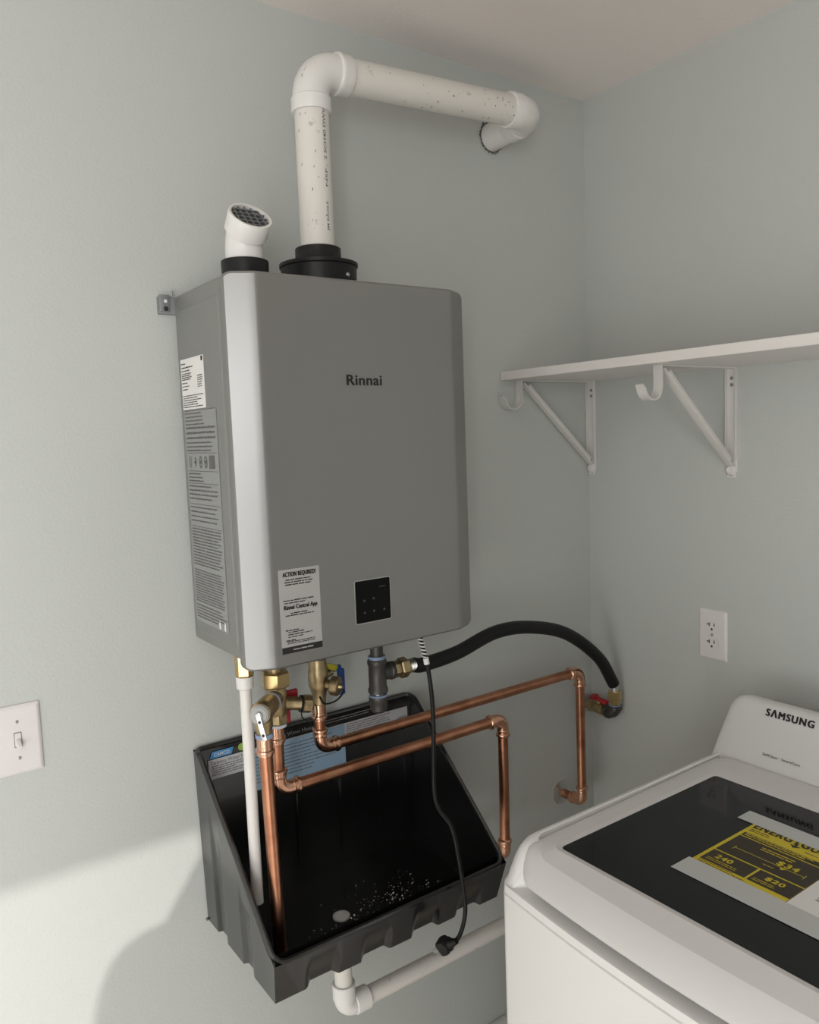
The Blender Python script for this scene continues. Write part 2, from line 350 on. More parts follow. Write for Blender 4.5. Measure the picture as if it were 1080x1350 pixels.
lines_on(m, o, X, Z, 0.026, 0.0195, 0.022, 0.01, 0.002, 0.0, 0.0003, 0.008); lines_on(m, o, X, Z, 0.062, 0.0125, 0.0195, 0.0028, 0.0014, 0.1, 0.0003, 0.01)
stuff(m.build('notice_print', 'ink', al)); m = MB(); quad_on(m, o, X, Z, 0.0735, 0.0105, 0.0003); m.build('notice_footer', 'ink', al)
m = MB(); lines_on(m, o, X, Z, 0.056, 0.0042, 0.0066, 0.01, 0.0022, 0.0, 0.0006, 0.02); m.build('notice_footer_print', 'label_grey', al)
# wall bracket, top collars
br = MB(); br.box(-0.022, HW + 0.018, -0.0115, 0, 0.592, 0.622, 0.001); br.box(-0.022, -0.004, -0.0165, -0.0115, 0.595, 0.624, 0.001)
br = br.build('mounting_bracket', 'grey_steel', ht)
MB().lathe((-0.012, -0.0165, 0.600), -Y, [(0, 0.0042), (0.002, 0.004), (0.003, 0.002)], 12).build('bracket_screw', 'ink', br)
MB().lathe((-0.012, -0.0166, 0.613), -Y, [(0, 0.003), (0.001, 0.003)], 12).build('bracket_hole', 'seal_white', br)
MB().lathe((-0.001, -0.02, 0.622), Z, [(0, 0.0022), (0.009, 0.0022)], 8).build('hanger_pin', 'grey_steel', ht)
EX = V((0.225, -0.14, 0)); IN = V((0.066, -0.18, 0))
ex = MB().lathe(EX, Z, [(0.619, 0.066), (0.664, 0.067), (0.666, 0.0695), (0.6715, 0.0695), (0.6725, 0.066), (0.674, 0.042), (0.676, 0.0408), (0.6985, 0.0402), (0.700, 0.038), (0.700, 0.0315)], 48)
ex = ex.build('exhaust_collar', 'black_plastic', ht)
sd = (V((0.245, -0.203, 0)) - EX).normalized()
MB().lathe(EX + sd * 0.064 + Z * 0.645, sd, [(0, 0.0045), (0.004, 0.0045), (0.0055, 0.003), (0.006, 0.001)], 12).build('collar_screw', 'steel', ex)
MB().lathe(IN, Z, [(0.619, 0.0372), (0.652, 0.0382), (0.655, 0.0378), (0.656, 0.036), (0.656, 0.0312)], 40).build('intake_collar', 'black_plastic', ht)
for xx in (0.35, 0.352): pass
MB().lathe((0.345, -0.235, 0.6225), Z, [(0, 0.0045), (0.003, 0.0045), (0.0045, 0.003)], 8).build('top_screw', 'grey_steel', ht)
for xx in (0.068, 0.108, 0.335): MB().lathe((xx, -0.245, 0.001), -Z, [(0, 0.006), (0.002, 0.006), (0.0045, 0.003)], 12).build('bottom_screw', 'steel', ht)

# ------------------------------------------------------------------ air intake elbow
ai = thing('air_intake_elbow', (IN.x, IN.y, 0.656), 'short white plastic elbow with a mesh screen opening, left one on top of the heater', 'pipe elbow')
d45 = V((0, -math.sin(PI / 4), math.cos(PI / 4)))
cor = IN + Z * 0.689
arc, L = arc_corner(cor, Z, d45, 0.045, 6)
MB().tube([IN + Z * 0.6563] + arc + [cor + d45 * 0.024], 0.0301, 32).build('elbow_body', 'pvc_fitting', ai)
hub = MB().lathe(cor + d45 * 0.012, d45, [(0, 0.0305), (0.002, 0.0345), (0.031, 0.0352), (0.0325, 0.0345), (0.0325, 0.0308), (0.018, 0.0300)], 40, cap=False)
hub.build('elbow_hub', 'pvc_fitting', ai)
MB().lathe(cor + d45 * 0.034, d45, [(0, 0.0302), (0.0005, 0.0302)], 32).build('screen_backing', 'black_plastic', ai)
g = MB(); gc = cor + d45 * 0.0405; gx = X; gy = d45.cross(X)
for k in range(-2, 3):
    w_ = math.sqrt(0.030 ** 2 - (k * 0.0105) ** 2)
    g.obox(gc + gx * k * 0.0105, gx, gy, d45, 0.0016, 2 * w_, 0.003); g.obox(gc + gy * k * 0.0105, gx, gy, d45, 2 * w_, 0.0016, 0.003)
g.build('screen_grille', 'grey_steel', ai)

# ------------------------------------------------------------------ white exhaust vent
vp = thing('vent_pipe', (EX.x, EX.y, 0.676), 'white plastic exhaust vent pipe rising from the heater and bending into the back wall', 'pipe')
PR = 0.0302
c1 = V((0.225, -0.14, 1.003)); c2 = V((0.757, -0.14, 1.030)); hd = (c2 - c1).normalized(); whole = V((0.765, 0.0, 1.028)); wd = (whole - c2).normalized()
MB().cyl(EX + Z * 0.7003, c1 - Z * 0.04, PR, 40).build('vertical_pipe', 'pvc', vp)
MB().cyl(c1 + hd * 0.05, c2 - hd * 0.04, PR, 40).build('horizontal_pipe', 'pvc', vp)
def pvc_elbow(c, a, b, R, hubL, r, hr, parent, name='elbow'):
    arc, L = arc_corner(c, a, b, R, 12); c, a, b = V(c), V(a), V(b)
    mb = MB().tube([c - a * (L + 0.002)] + arc + [c + b * (L + 0.002)], r * 1.06, 36)
    prof = [(0, r * 1.04), (0.003, hr), (hubL, hr * 1.01), (hubL + 0.001, hr * 0.995), (hubL + 0.001, r * 1.01)]
    mb.lathe(c - a * L, -a, prof, 40); mb.lathe(c + b * L, b, prof, 40); return mb.build(name, 'pvc_fitting', parent)
e1 = pvc_elbow(c1, Z, hd, 0.050, 0.026, PR, 0.0347, vp)
e2 = pvc_elbow(c2, hd, wd, 0.042, 0.030, PR, 0.0347, vp)
MB().cyl(c2 + wd * 0.06, whole + wd * 0.01, PR, 36).build('wall_stub', 'pvc_fitting', vp)
MB().lathe(c1 + hd * 0.0505, hd, [(0, 0.0353), (0.0035, 0.0362), (0.0075, 0.0353)], 40).build('hub_ring', 'pvc_fitting', vp)
cw = MB()
for k in range(40):                                   # ragged cut in the wall round the stub
    a = 2 * PI * k / 40; a2 = 2 * PI * (k + 1) / 40; r1 = 0.0355 + random.uniform(-0.003, 0.003); r2 = 0.0355 + random.uniform(-0.003, 0.003)
    p = lambda t, r: V((whole.x + r * math.cos(t), -0.0012 - random.uniform(0, 0.0008), whole.z + r * math.sin(t)))
    cw.add([p(a, 0.030), p(a2, 0.030), p(a2, r2), p(a, r1)], [(0, 1, 2, 3)])
cw.build('wall_cut_edge', 'print_grey', vp)
def text_on_pipe(mb, s, axis_p, axis_d, up_t, ang, r, w, h, view):
    """lettering running along a pipe; ang = angle round the axis measured from `view`"""
    vs, fs, _ = text2d(s, 0.01); d = V(axis_d).normalized(); e = (V(view) - d * V(view).dot(d)).normalized(); g_ = d.cross(e)
    return mb.add([V(axis_p) + d * (up_t + a * w) + (e * math.cos(ang - b * h / r) + g_ * math.sin(ang - b * h / r)) * (r + 0.0004) for a, b in vs], fs)
vw = V((-0.5, -0.87, 0)); m = MB()
for s_, t, w_, h_ in (('JM EAGLE', 0.725, 0.05, 0.0055), ('NSF', 0.80, 0.03, 0.005), ('2 SCH40 DWV', 0.845, 0.085, 0.006)): text_on_pipe(m, s_, EX, Z, t, 0.84, PR, w_, h_, vw)
stuff(m.build('pipe_print', 'print_grey', vp))
m = MB()                                             # short scuffs on the pipe walls
for k in range(20):
    t = random.uniform(0.71, 0.95); a = random.uniform(-1.0, 0.9); h_ = random.uniform(0.0006, 0.0014); w_ = random.uniform(0.001, 0.006)
    e = vw.normalized(); g_ = Z.cross(e); q = lambda dt, da: EX + Z * (t + dt) + (e * math.cos(a + da) + g_ * math.sin(a + da)) * (PR + 0.0003)
    m.add([q(0, 0), q(0, h_ / PR), q(w_, h_ / PR + 0.03), q(w_, 0.03)], [(0, 1, 2, 3)])
for k in range(34):
    t = random.choice((random.uniform(0.09, 0.5), random.uniform(0.38, 0.49))); a = random.uniform(-1.0, 1.0); h_ = random.uniform(0.0008, 0.004); w_ = random.uniform(0.0008, 0.004)
    e = (vw + Z * -0.4).normalized(); e = (e - hd * e.dot(hd)).normalized(); g_ = hd.cross(e); q = lambda dt, da: c1 + hd * (t + dt) + (e * math.cos(a + da) + g_ * math.sin(a + da)) * (PR + 0.0003)
    m.add([q(0, 0), q(0.0006, h_ / PR), q(w_, h_ / PR), q(w_ * 0.8, 0)], [(0, 1, 2, 3)])
tag(m.build('scuff_marks', 'print_grey', vp), None, None, kind='stuff')
m = MB(); e = V((-0.9, -0.43, 0))
for k in range(9):                                    # small moulded mark on the back of the first elbow
    a = 0.35 + k * 0.075; ctr = c1 - Z * 0.05 + X * 0.05; q = lambda aa, w_: ctr + (-X * math.cos(aa) + Z * math.sin(aa)) * 0.0795 + Y * (-0.012 + w_) * 1.0 + (-X * math.cos(aa) + Z * math.sin(aa)) * 0.0
    if k % 3 != 1: m.add([q(a, -0.004), q(a + 0.06, -0.004), q(a + 0.06, 0.003), q(a, 0.003)], [(0, 1, 2, 3)])
stuff(m.build('elbow_print', 'ink', e1))

# ------------------------------------------------------------------ drain pan
pan = thing('drain_pan', (0.234, -0.15, -0.53), 'black plastic wedge-shaped drain pan screwed to the back wall under the heater', 'drain pan')
PX0, PX1 = -0.010, 0.478
prof = [(-0.003, -0.198), (-0.030, -0.2015), (-0.311, -0.455)]   # rim line, back to front
def flute(t, cs, w):                                # 1 inside a flute
    k = 0.0
    for c in cs: k = max(k, min(1, max(0, (w / 2 - abs(t - c)) / 0.010 + 0.5)))
    return k
def sm(a): a = max(0, min(1, a)); return a * a * (3 - 2 * a)
def rim_z(y):
    for (y0, z0), (y1, z1) in zip(prof, prof[1:]):
        if y1 <= y <= y0: return z0 + (z1 - z0) * (y - y0) / (y1 - y0)
    return prof[-1][1]
shell = MB(); ZB = -0.531
FC = [0.080, 0.188, 0.298, 0.402]; SC = [-0.075, -0.188]
def front_pt(x, t):                                 # t 0 bottom .. 1 rim
    k = flute(x, FC, 0.052) * sm((0.85 - t) / 0.7); y = -0.290 - 0.021 * t + 0.0065 * k; z = ZB + (-0.455 - ZB) * t + 0.0065 * k * (1 - t)
    return V((PX0 + 0.008 * (1 - t) + (x - PX0) / (PX1 - PX0) * (PX1 - PX0 - 0.016 * (1 - t)), y, z))
nx = 120; xsn = [PX0 + (PX1 - PX0) * i / nx for i in range(nx + 1)]; ts = [0, 0.12, 0.28, 0.45, 0.62, 0.8, 1.0]
gridf = [[front_pt(x, t) for x in xsn] for t in ts]
def add_grid(mb, g):
    n = len(g[0]); mb.add([p for r in g for p in r], [(i * n + k, i * n + k + 1, (i + 1) * n + k + 1, (i + 1) * n + k) for i in range(len(g) - 1) for k in range(n - 1)])
add_grid(shell, gridf)
ny = 70
def side_pt(sx, u, t):                              # u 0 front .. 1 back
    yb = -0.290 + 0.287 * u; yt = -0.311 + 0.308 * u; k = flute(yb, SC, 0.032) * sm((0.85 - t) / 0.4) * (1 if 0.05 < u < 0.95 else 0)
    zt = rim_z(yt); y = yb + (yt - yb) * t; x = (PX0 + 0.008 * (1 - t) + 0.005 * k) if sx < 0 else (PX1 - 0.008 * (1 - t) - 0.005 * k)
    return V((x, y, ZB + (zt - ZB) * t + 0.0055 * k * (1 - t)))
for sx in (-1, 1): add_grid(shell, [[side_pt(sx, i / ny, t) for i in range(ny + 1)] for t in [0, 0.05, 0.12, 0.2, 0.35, 0.5, 0.62, 0.72, 0.8, 0.9, 1.0]])
shell.add([(PX0 + 0.008, -0.003, ZB), (PX1 - 0.008, -0.003, ZB), (PX1, -0.003, -0.198), (PX0, -0.003, -0.198)], [(0, 1, 2, 3)])
shell.add([(PX0 + 0.016, -0.278, ZB + 0.009), (PX1 - 0.016, -0.278, ZB + 0.009), (PX1 - 0.016, -0.004, ZB + 0.009), (PX0 + 0.016, -0.004, ZB + 0.009)], [(0, 1, 2, 3)])
shell = shell.build('shell', 'pan_plastic', pan, 25)
inn = MB(); T = 0.012
def rin(y): return rim_z(y)
iy = [-0.299, -0.27, -0.2, -0.12, -0.06, -0.032, -0.012]
il = [[V((x, y, zz)) for y, zz in [(y, rin(y) - 0.001) for y in iy]] for x in (PX0 + 0.007, PX1 - 0.007)]
ib = [[V((x, max(y, -0.280), ZB + 0.010)) for y in iy] for x in (PX0 + 0.018, PX1 - 0.018)]
for a in (0, 1): add_grid(inn, [il[a], [p.lerp(q, 0.5) for p, q in zip(il[a], ib[a])], ib[a]])
add_grid(inn, [[il[0][0], il[1][0]], [ib[0][0], ib[1][0]]]); add_grid(inn, [[il[0][-1], il[1][-1]], [ib[0][-1], ib[1][-1]]]); add_grid(inn, [[ib[0][0], ib[1][0]], [ib[0][-1], ib[1][-1]]])
inn.build('liner', 'pan_plastic', pan, 25)
rim = MB(); loop = []
rr = [(-0.308, -0.4545)] + [(y, rim_z(y) ) for y in (-0.25, -0.15, -0.06, -0.034, -0.026, -0.006)]
def rim_path(x0, x1):
    L = [V((x0, y, z)) for y, z in rr]; R = [V((x1, y, z)) for y, z in rr]; return L, R
L, R = rim_path(PX0 + 0.003, PX1 - 0.003)
path = [L[-1]] + list(reversed(L[1:-1]))
fa, _ = arc_corner(L[0] + V((0, 0, 0)), (L[0] - L[1]), X, 0.022, 6); fb, _ = arc_corner(R[0], X, (R[1] - R[0]), 0.022, 6)
ba, _ = arc_corner(R[-1], (R[-1] - R[-2]), -X, 0.012, 4); bb_, _ = arc_corner(L[-1], -X, (L[-2] - L[-1]), 0.012, 4)
path = list(reversed(L[1:-1])) + fa + fb + R[1:-1] + ba + bb_
path.append(path[0]); rim.tube(path, 0.0052, 8, False); rim.build('rim', 'pan_plastic', pan)
for xx in (0.09, 0.19, 0.29, 0.385, 0.452): MB().box(xx - 0.002, xx + 0.002, -0.0165, -0.011, -0.49, -0.312, 0.001).build('back_rib', 'pan_plastic', pan)
yb_ = -0.0135
lb = MB().box(0.013, 0.4655, yb_ - 0.0008, yb_, -0.259, -0.2215).build('pan_label', 'label_paper', pan)
MB().box(0.094, 0.306, yb_ - 0.0016, yb_ - 0.0009, -0.306, -0.2225).build('label_film', 'film_blue', lb)
m = MB(); o = V((0.013, yb_ - 0.0008, -0.259)); text_on(m, 'Tankless Water Heater Drain Pan', o + X * 0.004 + Z * 0.0275, X, Z, 0.125, 0.007, 0.004, 0.0003)
lines_on(m, o, X, Z, 0.075, 0.003, 0.025, 0.0042, 0.0018, 0.3, 0.0003, 0.006); lines_on(m, o + X * 0.298, X, Z, 0.115, 0.004, 0.034, 0.0046, 0.0017, 0.2, 0.0003)
for k in range(14): quad_on(m, o + X * (0.427 + k * 0.0016) + Z * 0.006, X, Z, random.choice((0.0006, 0.001)), 0.013, 0.0003)
stuff(m.build('label_print', 'print_grey', lb))
m = MB(); o = V((0.10, yb_ - 0.0016, -0.302)); lines_on(m, o, X, Z, 0.19, 0.008, 0.07, 0.0072, 0.002, 0.35, 0.0003); stuff(m.build('film_print', 'print_grey', lb))
m = MB(); o = V((0.13, yb_, -0.219))
text_on(m, 'Tankless Water Heater', o + X * 0.005 + Z * 0.004, X, Z, 0.105, 0.0075, 0.0, 0.0004); lines_on(m, o + X * 0.12, X, Z, 0.16, 0.002, 0.014, 0.005, 0.0022, 0.3, 0.0004)
stuff(m.build('header_print', 'pan_print', pan))
m = MB(); m.prism([(0.0, 0.0), (0.043, 0.0), (0.047, 0.0125), (0.005, 0.0125)], (0.0165, yb_, -0.2195), X, Z, -Y, 0.0008); lg = m.build('logo_badge', 'logo_blue', pan)
m = MB(); text_on(m, 'CAMCO', (0.0245, yb_ - 0.0008, -0.2165), X, Z, 0.031, 0.0065, 0.01, 0.0004); m.build('badge_lettering', 'paper_white', lg)
MB().lathe((0.080, yb_, -0.2115), -Y, [(0, 0.0072), (0.0008, 0.0072)], 20).build('green_dot', 'logo_green', pan)
DR = V((0.192, -0.17, -0.521))
df = MB().lathe(DR, Z, [(0, 0.016), (0.003, 0.016), (0.004, 0.0145), (0.004, 0.011), (0.002, 0.010)], 28, cap=False).build('drain_fitting', 'drain_grey', pan)
MB().lathe(DR, Z, [(0.001, 0.0105), (0.0022, 0.0105)], 20).build('drain_plug', 'drain_grey', pan)
MB().lathe((-0.004, 0.0, -0.531), -Y, [(0, 0.0025), (0.004, 0.0025), (0.006, 0.0012)], 8).build('mounting_screw', 'grey_steel', pan)
fl = MB()
for k in range(290):
    if k < 190: x, y = random.gauss(0.30, 0.045), random.gauss(-0.20, 0.04)
    else: x, y = random.gauss(0.20, 0.04), random.gauss(-0.225, 0.025)
    if not (0.03 < x < 0.44 and -0.272 < y < -0.04): continue
    a = random.uniform(0, PI); s_ = random.uniform(0.0007, 0.0026); b_ = s_ * random.uniform(0.3, 0.8); u = V((math.cos(a), math.sin(a), random.uniform(-.5, .5))) * s_; w_ = V((-math.sin(a), math.cos(a), random.uniform(-.5, .5))) * b_; c = V((x, y, ZB + 0.0128))
    fl.add([c + u, c + w_, c - u, c - w_], [(0, 1, 2, 3)])
tag(fl.build('metal_flakes', 'flake', fix=False), 'scatter of tiny pale shavings lying on the bottom of the black pan', 'debris', kind='stuff')

# ------------------------------------------------------------------ pan drain pipe
dpipe = thing('pan_drain_pipe', (0.190, -0.17, -0.70), 'white plastic drain pipe dropping from the black pan and running right behind the washer', 'pipe')
dc = V((0.190, -0.17, -0.700))
MB().cyl((0.190, -0.17, -0.5315), dc + Z * 0.03, 0.0167, 28).build('vertical_pipe', 'pvc', dpipe)
MB().cyl(dc + X * 0.03, (1.04, -0.17, -0.700), 0.0167, 28).build('horizontal_pipe', 'pvc', dpipe)
pe = MB(); arc, L_ = arc_corner(dc, -Z, X, 0.020, 8)
pe.tube([dc + Z * 0.022] + arc + [dc + X * 0.022], 0.0195, 28); pe.lathe(dc + Z * 0.018, Z, [(0, 0.019), (0.002, 0.0215), (0.031, 0.0218), (0.032, 0.021), (0.032, 0.017)], 32); pe.lathe(dc + X * 0.018, X, [(0, 0.019), (0.002, 0.0215), (0.031, 0.0218), (0.032, 0.021), (0.032, 0.017)], 32)
pe = pe.build('elbow', 'pvc_fitting', dpipe)
MB().cyl((1.04, -0.17, -0.700), (XR, -0.17, -0.700), 0.0167, 20).build('wall_stub', 'pvc', dpipe)

# ------------------------------------------------------------------ copper
CRR = 0.0111
def press_bead(mb, p, d, sgn=1):
    mb.lathe(p, V(d) * sgn, [(0, 0.0116), (0.0012, 0.0128), (0.0022, 0.0150), (0.005, 0.0158), (0.0078, 0.0150), (0.009, 0.0130), (0.0135, 0.0128), (0.015, 0.0134), (0.0165, 0.0128)], 24, cap=True)
def copper_elbow(c, a, b, parent):
    a, b, c = V(a).normalized(), V(b).normalized(), V(c); arc, L = arc_corner(c, a, b, 0.019, 8); mb = MB()
    mb.tube([c - a * 0.034] + arc + [c + b * 0.034], 0.0128, 20); press_bead(mb, c - a * 0.040, a); press_bead(mb, c + b * 0.040, -b)
    return mb.build('press_elbow', 'copper_bright', parent)
def copper_pipe(a, b, parent, name='pipe'): return MB().cyl(a, b, CRR, 24).build(name, 'copper', parent)
def copper_coupling(a, d, L, parent):
    mb = MB().cyl(V(a), V(a) + V(d) * L, 0.0132, 24); press_bead(mb, V(a) + V(d) * (L - 0.001), d, -1); return mb.build('press_coupling', 'copper_bright', parent)
def octo(a, b, r, parent, m='brass', name='hex_nut', rot=0.3): return MB().hexn(a, b, r, rot).build(name, m, parent)
# hot line (front one)
hx, hy, hz = 0.091, -0.15, -0.252
hot = thing('hot_water_pipe', (hx, hy, hz), 'lower copper pipe crossing in front of the pan from the left brass valve', 'copper pipe', )
hr = V((0.621, -0.15, -0.250))
copper_coupling((hx, hy, -0.135), -Z, 0.030, hot); copper_pipe((hx, hy, -0.15), (hx, hy, hz + 0.03), hot)
copper_elbow((hx, hy, hz), -Z, hr - V((hx, hy, hz)), hot); copper_pipe((hx + 0.03, hy, hz), hr - X * 0.03, hot)
copper_elbow(hr, X, -Z, hot); hb = V((0.619, -0.15, -0.560)); copper_pipe(hr - Z * 0.03, hb + Z * 0.03, hot); copper_elbow(hb, -Z, Y, hot); copper_pipe(hb + Y * 0.03, (0.619, 0, -0.560), hot)
# cold line (rear one)
kx, ky, kz = 0.205, -0.097, -0.221
cold = thing('cold_water_pipe', (kx, ky, kz), 'upper copper pipe running from the blue-handled valve to the wall flange beside the corner', 'copper pipe')
kr = V((0.941, -0.078, -0.2265)); kd = (kr - V((kx, ky, kz))).normalized()
copper_coupling((kx, ky, -0.135), -Z, 0.030, cold); copper_pipe((kx, ky, -0.15), (kx, ky, kz + 0.03), cold)
copper_elbow((kx, ky, kz), -Z, kd, cold); copper_pipe(V((kx, ky, kz)) + kd * 0.03, kr - kd * 0.03, cold)
copper_elbow(kr, kd, -Z, cold); kb = V((0.943, -0.078, -0.562)); copper_pipe(kr - Z * 0.03, kb + Z * 0.03, cold); copper_elbow(kb, -Z, (V((0.951, 0, -0.568)) - kb), cold)
copper_pipe(kb + (V((0.951, 0, -0.568)) - kb).normalized() * 0.03, (0.951, -0.001, -0.568), cold)
MB().lathe((0.951, 0, -0.568), -Y, [(0, 0.0315), (0.002, 0.031), (0.006, 0.024), (0.009, 0.015), (0.009, 0.0115)], 36).build('wall_flange', 'steel', cold)
# relief line
rx, ry = 0.034, -0.225
rel = thing('relief_discharge_pipe', (rx, ry, -0.505), 'straight copper pipe hanging from the relief valve down into the black pan', 'copper pipe')
copper_coupling((rx, ry, -0.118), -Z, 0.030, rel); MB().cyl((rx, ry, -0.135), (rx + 0.008, ry, -0.507), CRR, 24).build('pipe', 'copper', rel)

# ------------------------------------------------------------------ brass valves under the heater
hv = thing('isolation_valve', (hx, hy, -0.13), 'brass valve with a red handle under the left end of the heater', 'valve')
hp = V((hx + 0.003, hy, 0))
MB().cyl(hp + Z * 0.0135, hp - Z * 0.036, 0.0135, 20).build('inlet_tube', 'brass', hv)
octo(hp - Z * 0.036, hp - Z * 0.064, 0.0255, hv, 'brass_nut', 'union_nut')
MB().lathe(hp, -Z, [(0.064, 0.0160), (0.072, 0.0180), (0.098, 0.0180), (0.112, 0.0170), (0.118, 0.0135)], 28).build('valve_body', 'brass', hv)
octo(hp - Z * 0.110, hp - Z * 0.131, 0.0175, hv, 'brass')
MB().lathe(hp, -Z, [(0.131, 0.0155), (0.136, 0.0155)], 24).build('sealing_ring', 'seal_white', hv)
sdp = V((0.95, -0.2, -0.18)).normalized(); so = hp - Z * 0.094
MB().lathe(so, sdp, [(0.010, 0.0115), (0.040, 0.0115), (0.042, 0.0125), (0.044, 0.0125)], 24).build('drain_port', 'brass', hv)
cp_ = MB().lathe(so, sdp, [(0.045, 0.0130), (0.048, 0.0160), (0.062, 0.0160), (0.066, 0.0120)], 10).build('port_cap', 'brass', hv)
MB().lathe(so, sdp, [(0.0425, 0.0150), (0.046, 0.0150)], 20).build('cap_washer', 'rubber', hv)
MB().tube(catmull([so + sdp * 0.044 - Z * 0.014, so + sdp * 0.046 - Z * 0.026, so + sdp * 0.058 - Z * 0.034, so + sdp * 0.072 - Z * 0.026, so + sdp * 0.073 - Z * 0.006, so + sdp * 0.068]), 0.0013, 6).build('cap_strap', 'rubber', hv)
rh = MB().obox(so + sdp * 0.036 + V((0, 0.024, 0.010)), X, Y, Z, 0.030, 0.008, 0.018, 0.003); rh.obox(so + sdp * 0.030 + V((0, 0.024, -0.022)), X, Y, Z, 0.010, 0.007, 0.040, 0.003)
rh.build('handle', 'handle_red', hv)
MB().obox(so + sdp * 0.012 + V((0, 0.022, 0.018)), X, Y, Z, 0.024, 0.006, 0.010, 0.002).build('handle_tag', 'handle_yellow', hv)
MB().obox(so + sdp * 0.012 + V((0, 0.022, 0.0)), X, Y, Z, 0.012, 0.030, 0.012, 0.002).build('handle_stem', 'brass', hv)

pv = thing('pressure_relief_valve', (rx, ry, -0.118), 'brass relief valve with a silver test lever left of the red-handled valve', 'valve')
b0 = hp - Z * 0.083; b1 = V((rx, ry, -0.074)); bd = (b1 - b0).normalized(); LB = (b1 - b0).length
MB().lathe(b0, bd, [(0.010, 0.0150), (0.034, 0.0150), (0.036, 0.0138)], 24).build('inlet_neck', 'brass', pv)
MB().lathe(b0, bd, [(0.036, 0.0172), (0.042, 0.0172)], 24).build('seal_ring', 'seal_blue', pv); MB().lathe(b0, bd, [(0.042, 0.0168), (0.045, 0.0168)], 24).build('white_ring', 'seal_white', pv)
MB().lathe(b0, bd, [(0.045, 0.0158), (0.050, 0.0172), (LB - 0.016, 0.0172), (LB - 0.014, 0.0185), (LB + 0.016, 0.0185), (LB + 0.020, 0.0165)], 28).build('valve_body', 'brass', pv)
MB().lathe(b0, bd, [(LB + 0.018, 0.0160), (LB + 0.026, 0.0155), (LB + 0.029, 0.0120), (LB + 0.029, 0.0065), (LB + 0.033, 0.0060)], 28).build('end_cap', 'label_grey', pv)
MB().lathe(V((rx, ry, -0.078)), -Z, [(0, 0.0150), (0.022, 0.0150), (0.026, 0.0135), (0.033, 0.0135)], 24).build('outlet', 'brass', pv)
MB().lathe(V((rx, ry, -0.078)), -Z, [(0.033, 0.0150), (0.040, 0.0150)], 24).build('outlet_seal', 'seal_blue', pv)
lv = V((-0.30, 0.0, -1)).normalized(); lo = b0 + bd * (LB + 0.033); ln = bd; lx = ln.cross(V((0.28, -0.05, -1)).normalized()).normalized(); ly = lx.cross(ln).normalized()
if ly.z > 0: ly = -ly
lever = MB().obox(lo + ly * 0.018, lx, ly, ln, 0.0085, 0.046, 0.0022, 0.0009).build('test_lever', 'steel', pv)
for t in (0.010, 0.032): MB().lathe(lo + ly * t + ln * 0.0008, ln, [(0, 0.0026), (0.0006, 0.0026)], 10).build('lever_hole', 'ink', lever)

cvv = thing('isolation_valve', (kx, ky, -0.13), 'brass valve with a blue handle, between the red-handled valve and the gas tee', 'valve')
kp = V((kx + 0.002, ky, 0))
MB().cyl(kp + Z * 0.0135, kp - Z * 0.05, 0.0135, 20).build('inlet_tube', 'brass', cvv)
MB().lathe(kp, -Z, [(0.048, 0.0165), (0.066, 0.0172), (0.072, 0.0190), (0.098, 0.0190), (0.104, 0.0165), (0.120, 0.0130), (0.136, 0.0120)], 28).build('valve_body', 'brass', cvv)
pd = V((0.62, -0.75, -0.1)).normalized(); pq = kp - Z * 0.095
MB().lathe(pq, pd, [(0.012, 0.0095), (0.026, 0.0095)], 20).build('drain_port', 'brass', cvv)
MB().lathe(pq, pd, [(0.026, 0.0160), (0.028, 0.0185), (0.040, 0.0185), (0.042, 0.0165), (0.042, 0.006), (0.046, 0.0052), (0.049, 0.0035)], 18).build('port_cap', 'brass', cvv)
MB().tube(catmull([pq + pd * 0.042, pq + pd * 0.05 - Z * 0.008, pq + pd * 0.040 - Z * 0.026 - X * 0.006, pq + pd * 0.022 - Z * 0.034 - X * 0.012, pq + pd * 0.016 - Z * 0.020 - X * 0.016]), 0.002, 6).build('cap_strap', 'rubber', cvv)
bh = MB().obox(kp + V((0.056, 0.012, -0.106)), X, Y, Z, 0.014, 0.010, 0.052, 0.003); bh.obox(kp + V((0.040, 0.012, -0.078)), X, Y, Z, 0.034, 0.008, 0.012, 0.003)
bh.build('handle', 'handle_blue', cvv)
MB().obox(kp + V((0.030, 0.004, -0.070)), V((0.92, 0, -0.38)), Y, V((0.38, 0, 0.92)), 0.030, 0.007, 0.012, 0.003).build('handle_tag', 'handle_yellow', cvv)
MB().cyl(kp + V((0.012, 0.006, -0.086)), kp + V((0.034, 0.010, -0.082)), 0.007, 14).build('handle_stem', 'brass', cvv)

# ------------------------------------------------------------------ condensate pipe
cd = thing('condensate_pipe', (0.030, -0.17, -0.43), 'thin white plastic tube hanging from the heater into the left end of the pan', 'pipe')
octo(V((0.028, -0.172, 0.0135)), V((0.028, -0.172, -0.026)), 0.0155, cd, 'brass_nut', 'brass_fitting', 0.0)
MB().lathe((0.028, -0.172, -0.026), -Z, [(0, 0.0150), (0.020, 0.0145), (0.022, 0.0115)], 24).build('socket', 'pvc_fitting', cd)
MB().cyl((0.028, -0.172, -0.045), (0.028, -0.172, -0.428), 0.0100, 24).build('tube', 'pvc_fitting', cd)

